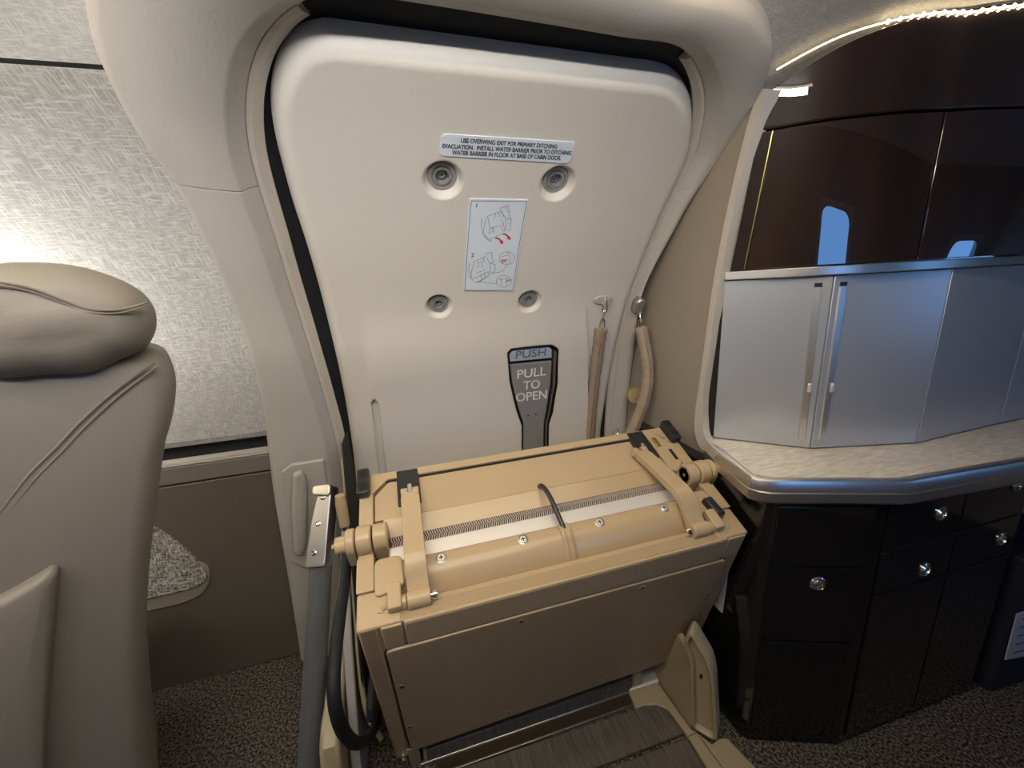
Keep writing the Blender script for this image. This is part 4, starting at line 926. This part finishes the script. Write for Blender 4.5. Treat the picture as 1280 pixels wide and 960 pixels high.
# notice on the cabinet end
nt_ = thing('paper_notice', (.80, .85, .3), 'white printed paper notice on the end of the black cabinet', 'notice')
def endpt(px, py): P = PX(px, py, .800); return (float(P[1]), float(P[2]))
q = [endpt(885, 705), endpt(912, 712), endpt(904.5, 765.5), endpt(880, 740)]
obj('sheet', MB().prism(q, lambda y_, z_, x_: (x_, y_, z_), .793, .797), M['paper'], nt_, smooth=False)
m = MB()
for k in range(9):
    t = .1+.09*k; a = np.array(q[1])*(1-t)+np.array(q[2])*t; b = np.array(q[0])*(1-t)+np.array(q[3])*t; a2 = a+(b-a)*.2; b2 = a+(b-a)*(.75+.2*random.random())
    m.add([(.7925, *a2), (.7925, *b2), (.7925, b2[0], b2[1]-.004), (.7925, a2[0], a2[1]-.004)], [(0, 1, 2, 3)])
obj('printed_lines', m, M['inkl'], nt_, smooth=False, recalc=False)
# navy bag
bg_c = PZ(1240, 866, 0)
bg = thing('navy_bag', (float(bg_c[0]), float(bg_c[1]), 0), 'navy document bag with white label standing beyond the black cabinet', 'bag')
bgf = lambda a, b, c: (bg_c[0]+a*.98+b*.1, bg_c[1]+b*.98-a*.05, c)
obj('bag_body', MB().loft([[bgf(a*k, b, z_) for a, b in rounded([(-.01, 0), (.40, 0), (.40, .17), (-.01, .17)], .02, 3)] for z_, k in ((0, 1), (.02, 1.01), (.3, .99), (.46, .97), (.47, .95))]), M['navy'], bg, bevel=.006)
Q = [PP(p, bgf(0, -.004, 0), np.array(bgf(0, -1, 0))-np.array(bgf(0, 0, 0))) for p in ((1272, 768), (1340, 745), (1325, 812), (1257, 825))]
obj('white_label', MB().loft([[tuple(p) for p in Q], [tuple(p+np.array([0, .003, 0])) for p in Q]]), M['paper'], bg, smooth=False)
L0 = np.array(Q); m = MB()
for k in range(5):
    t = .12+.18*k; a = L0[0]*(1-t)+L0[3]*t; b = L0[1]*(1-t)+L0[2]*t; a2 = a+(b-a)*.1; b2 = a+(b-a)*.9; d_ = np.array([0, -.001, 0]); v_ = np.array([0, 0, -.006])
    m.add([a2+d_, b2+d_, b2+d_+v_, a2+d_+v_], [(0, 1, 2, 3)])
obj('label_print', m, M['inkl'], bg, smooth=False, recalc=False)

# ------------------------------------------------------------------ seat
SN = np.array([.45, -.893, 0.]); SO_ = np.array([-.45, .78, 0.]); SA = np.array([.893, .45, 0.])
def sp2(px, py, off=0.): P = PP((px, py), SO_+SN*off, SN); return (float(np.dot(P-SO_, SA)), float(P[2]))
def SFr(a, b, c): return tuple(SO_+SA*a+np.array([0, 0, 1.])*b+SN*c)
se = thing('cabin_seat', tuple(SO_-SN*.25+SA*-.25), 'beige leather cabin seat with padded headrest, seen from behind', 'seat')
back = [(0, 436), (110, 434), (170, 434), (202, 440), (216, 456), (221, 482), (217, 520), (208, 552), (202, 590), (195, 640), (188, 700), (184, 760), (183, 830), (187, 900), (193, 960), (198, 1000)]
def smooth_closed(p, n=4):
    P = np.array(p+p[:3]); out = []
    for i in range(len(p)):
        p0, p1, p2, p3 = (np.array(p[(i+k-1) % len(p)], float) for k in range(4))
        for t in np.linspace(0, 1, n, endpoint=False): out.append(tuple(.5*((2*p1)+(-p0+p2)*t+(2*p0-5*p1+4*p2-p3)*t*t+(-p0+3*p1-3*p2+p3)*t**3)))
    return out
_b = [tuple(p) for p in catmull([sp2(*p) for p in back], 4)]
bo_ = _b+rounded([_b[-1], (_b[-1][0]-.01, .36), (-.56, .36), (-.55, 1.12), _b[0]], [0, .03, .08, .10, 0], 5)[1:-1]
obj('backrest', MB().cushion(bo_, SFr, -.20, .036, .05, 7), M['seat'], se, angle=60)
head = [(-20, 472), (-75, 440), (-85, 400), (-60, 350), (-15, 331), (30, 327), (90, 331), (140, 345), (175, 363), (192, 383), (196, 405), (190, 425), (176, 439), (150, 450), (118, 466), (60, 469)]
hr = obj('headrest', MB().cushion(smooth_closed([sp2(*p, .03) for p in head], 4), SFr, -.10, .082, .055, 8, .005), M['seat'], se, angle=60)
def seamline(pts, off, r, par, n=6): obj('stitched_seam', MB().tube([SFr(*sp2(*p, off), off) for p in smooth_path(pts, n)], r, 6), M['seam'], par)
seamline([(-60, 346), (0, 353), (40, 361), (80, 376), (108, 386), (140, 388), (165, 384), (184, 378)], .078, .0018, hr)
seamline([(-60, 350), (0, 357), (40, 365), (80, 380), (108, 390), (140, 392), (165, 388), (184, 381)], .078, .0014, hr)
seamline([(-20, 668), (0, 641), (36, 594), (70, 560), (100, 528), (140, 492), (172, 468), (192, 454)], .0325, .0022, se)
seamline([(-10, 672), (8, 646), (44, 599), (78, 564), (108, 532), (146, 497), (178, 472), (197, 458)], .0325, .0018, se)
arm = [(-40, 830), (-40, 768), (0, 748), (40, 726), (64, 711), (73, 714), (72, 730), (66, 800), (60, 880), (56, 950), (54, 1000), (-40, 1000)]
obj('armrest', MB().cushion(dense(rounded([sp2(*p, .05) for p in arm], .02, 4), .03), SFr, .0, .062, .018, 5, .004), M['seat'], se, angle=60)
c0 = sp2(190, 1000)[1]
obj('seat_cushion', MB().pillow(rounded([(-.66, .30), (-.17, .30), (-.17, c0+.04), (-.66, c0+.04)], .05, 4), SFr, -.68, -.12, .05, 4), M['seat'], se, angle=60)
obj('pedestal', MB().frame_box(SFr, -.60, -.24, .03, .32, -.58, -.15), M['taupe'], se, bevel=.02)
obj('swivel_base', MB().frame_box(SFr, -.64, -.2, .0, .03, -.64, -.1), M['alud'], se, bevel=.006)
# woven pocket panel on the dado
pk = thing('side_pocket', W3(*WS(220, 715, .02), .02), 'woven fabric insert with pale leather rim on the lower sidewall', 'pocket')
pp = smooth_closed([tuple(WS(*p, .02)) for p in ((120, 640), (180, 655), (215, 674), (244, 699), (258, 717), (256, 727), (236, 737), (180, 750), (120, 762), (80, 700))], 4)
wall_obj('woven_insert', MB().pillow(pp, ident, .005, .024, .006, 3), M['pocket'], pk)
rm = smooth_closed([tuple(WS(*p, .02)) for p in ((120, 660), (180, 690), (225, 700), (255, 706), (262, 722), (254, 742), (228, 756), (180, 767), (120, 778), (90, 720))], 4)
wall_obj('leather_rim', MB().pillow(rm, ident, .002, .017, .007, 3), mat('rim_leather', (.26, .235, .19), .5), pk)
